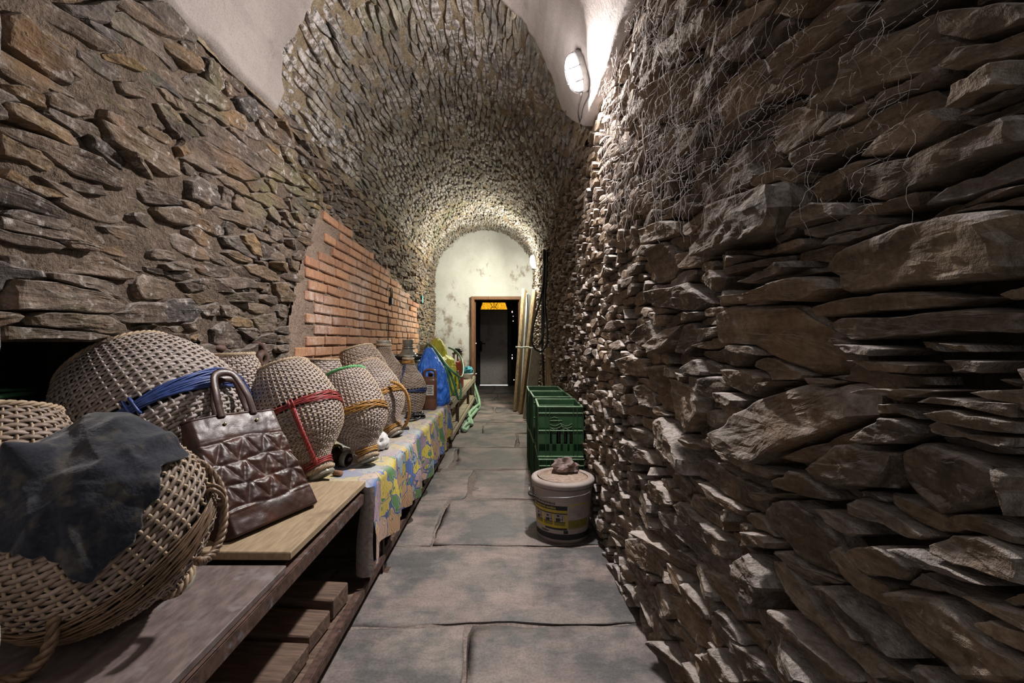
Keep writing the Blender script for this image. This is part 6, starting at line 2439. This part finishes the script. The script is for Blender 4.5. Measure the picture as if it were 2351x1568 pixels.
# black cables hanging on the right wall
cx = lambda px, py, y: P(px, py, y)
mb = MB()
MB_ = [([(1250, 573, 5.45), (1249, 620, 5.42), (1247, 680, 5.4), (1246, 740, 5.38), (1246, 800, 5.36), (1248, 860, 5.36), (1251, 905, 5.36)], .014, 'thick black cable hanging straight down the right wall'),
       ([(1257, 573, 5.45), (1256, 640, 5.40), (1252, 690, 5.3), (1256, 740, 5.2), (1258, 775, 5.2), (1252, 798, 5.2), (1240, 806, 5.2), (1227, 798, 5.2), (1221, 775, 5.2), (1228, 735, 5.25), (1241, 690, 5.3), (1248, 650, 5.35), (1250, 600, 5.4)], .011, 'black cable with a long hanging loop on the right wall'),
       ([(1253, 576, 5.5), (1252, 660, 5.45), (1250, 720, 5.4), (1247, 770, 5.35), (1238, 793, 5.35)], .012, 'black cable with a loose end inside the hanging loop')]
for p, r, lab_ in MB_:
    tag(MB().add(*tube(spline([P(q[0], q[1], q[2] * .955) + (-.004, 0, 0) for q in p], 70), r, 8)).build('hanging_cable', M['black_pvc'], None, True), lab_, 'cable', 'black cables hanging on the right wall')
tag(MB().add(*tube(spline([P(1210, 672, 6.95), P(1212, 720, 6.9), P(1210, 770, 6.8), P(1206, 792, 6.78), P(1199, 795, 6.76), P(1194, 785, 6.8)], 40), .008, 6)).build('thin_cable', M['black_pvc'], None, True), 'thin black cable curling down beside the tall planks', 'cable')
tag(MB().add(*tube([P(1184, 797, 6.72), P(1196, 798, 6.7), P(1212, 797, 6.62), P(1226, 801, 6.55)], .014, 8)).build('white_pipe', M['plank_c'], None, True), 'short white pipe lying across the tall planks', 'pipe')

# ------------------------------------------------------------------ things on the left wall
pl = thing('padlock', 'dark padlock hanging by its shackle on the brickwork', 'padlock', P(896, 692, 4.80) + np.array((.012, 0, 0)))
MB().add(*box((0, 0, 0), (.028, .085, .075), None, .006)).build('lock_body', M['black'], pl)
a = np.linspace(0, PI, 14)
MB().add(*tube(np.vstack([[(0, -.03, .03)], np.stack([0 * a, -.032 * np.cos(a), .10 + .045 * np.sin(a)], 1), [(0, .03, .03)]]), .006, 6)).build('shackle', M['black'], pl, True)
st = thing('iron_strap', 'narrow rusty iron strap with a cord hanging down the brickwork behind the padlock', 'strap', (XL + .02, 4.72, 1.2))
MB().add(*box((0, 0, .28), (.008, .03, .26))).build('strap_plate', M['rust'], st)
MB().add(*tube(spline([(.004, 0, .16), (.006, .01, 0), (.005, -.005, -.2), (.006, .012, -.36)], 20), .005, 5)).build('strap_cord', M['black'], st, True)
sg = thing('teal_tag', 'small teal tag with white marks fixed to the far left wall', 'tag', P(968, 687, 6.55) + np.array((.012, 0, 0)))
M['teal'] = simple('teal_tag_enamel', (.03, .27, .26), .4, .4)
M['white_paint'] = simple('white_paint', (.65, .7, .7), .6)
MB().add(*box((0, 0, 0), (.008, .075, .11), None, .002)).build('tag_plate', M['teal'], sg)
mb = MB().add(*box((.0048, 0, .006), (.002, .05, .014))).add(*box((.0048, 0, -.028), (.002, .03, .018)))
mb.build('tag_marks', M['white_paint'], sg)['kind'] = 'stuff'
hk_ = thing('rusty_hook', 'thick rusty iron hook and eye sticking out of the left wall above the demijohns', 'hook', P(592, 822, 2.22))
a = np.linspace(0, 2 * PI, 20, endpoint=False)
MB().add(*tube(np.stack([.02 + 0 * a, .030 * np.cos(a), .032 * np.sin(a) - .008], 1), .017, 8, True)).build('iron_eye', M['rust'], hk_, True)
MB().add(*tube(spline([(-.05, .03, .075), (.0, .035, .06), (.015, .04, .02), (.02, .03, -.01)], 14), .013, 8)).build('iron_shank', M['rust'], hk_, True)
V, Fs = ball((0, 0, 0), .026, 12, 8, (1.2, 1.4, .8))
o = MB().add(V * (1 + .15 * vnoise(V[:, :1] * 80, V[:, 1:2] * 80, V[:, 2:3] * 80)) + P(502, 800, 1.97) + (-.005, 0, 0), Fs).build('rusty_stub', M['rust'], None, True, True)
tag(o, 'small rusty iron stub in the left wall just above the huge demijohn', 'hook')
# green strips in the niche
for (a, b, r, lab_) in (((-20, 912, 1.28), (125, 900, 1.62), .0075, 'lower green plastic rod lying in the dark niche'), ((-20, 897, 1.34), (125, 894, 1.66), .005, 'upper green plastic rod lying in the dark niche')):
    tag(MB().add(*tube([P(*a), (P(*a) + P(*b)) / 2 + (0, 0, .002), P(*b)], r, 7)).build('green_rod', M['hose_green'], None, True), lab_, 'rod', 'green rods in the niche')

# ------------------------------------------------------------------ cobwebs on the upper right wall
M['web'] = simple('dusty_cobweb', (.50, .46, .45), .95, .1, var=.2, scale=60)
mb = MB()
for k in range(760):
    px = 1400 + abs(rng.normal(0, 190))
    py = rng.uniform(-20, 470)
    if k % 7 == 0:
        px, py = rng.uniform(1600, 2300), rng.uniform(0, 420)
    y, s = px_right([(px, py)])[0]
    if s > 2.34 or y < .5 or (px - 1380) < (150 - py) * .4:
        continue
    along = rng.random() < .45
    ln = rng.uniform(.03, .13) * min(1.3, y)
    n = 10
    t = np.linspace(0, 1, n)
    w = np.cumsum(rng.normal(0, .0035, (n, 3)), 0)
    x = (XR - .008 * y) - .045 - .02 * np.sin(t * PI) * rng.uniform(0, 1) + w[:, 0]
    if along:
        yy, zz = y + ln * 1.3 * (t - .5) + w[:, 1], s + .02 * rng.normal() * t - .012 * np.sin(t * PI) + w[:, 2]
    else:
        yy, zz = y + rng.normal(0, .18) * ln * t + w[:, 1], s - ln * t + w[:, 2]
    mb.add(*tube(np.stack([x, yy, zz], 1), y * rng.uniform(.00022, .00055) * (1.7 if y > 1.15 else 1.0) * np.linspace(1.2, .6, n), 3, caps=False))
o = mb.build('cobwebs', M['web'], None, True)
tag(o, 'dusty grey cobweb strands hanging on the upper right stone wall', 'cobwebs', None, 'stuff')
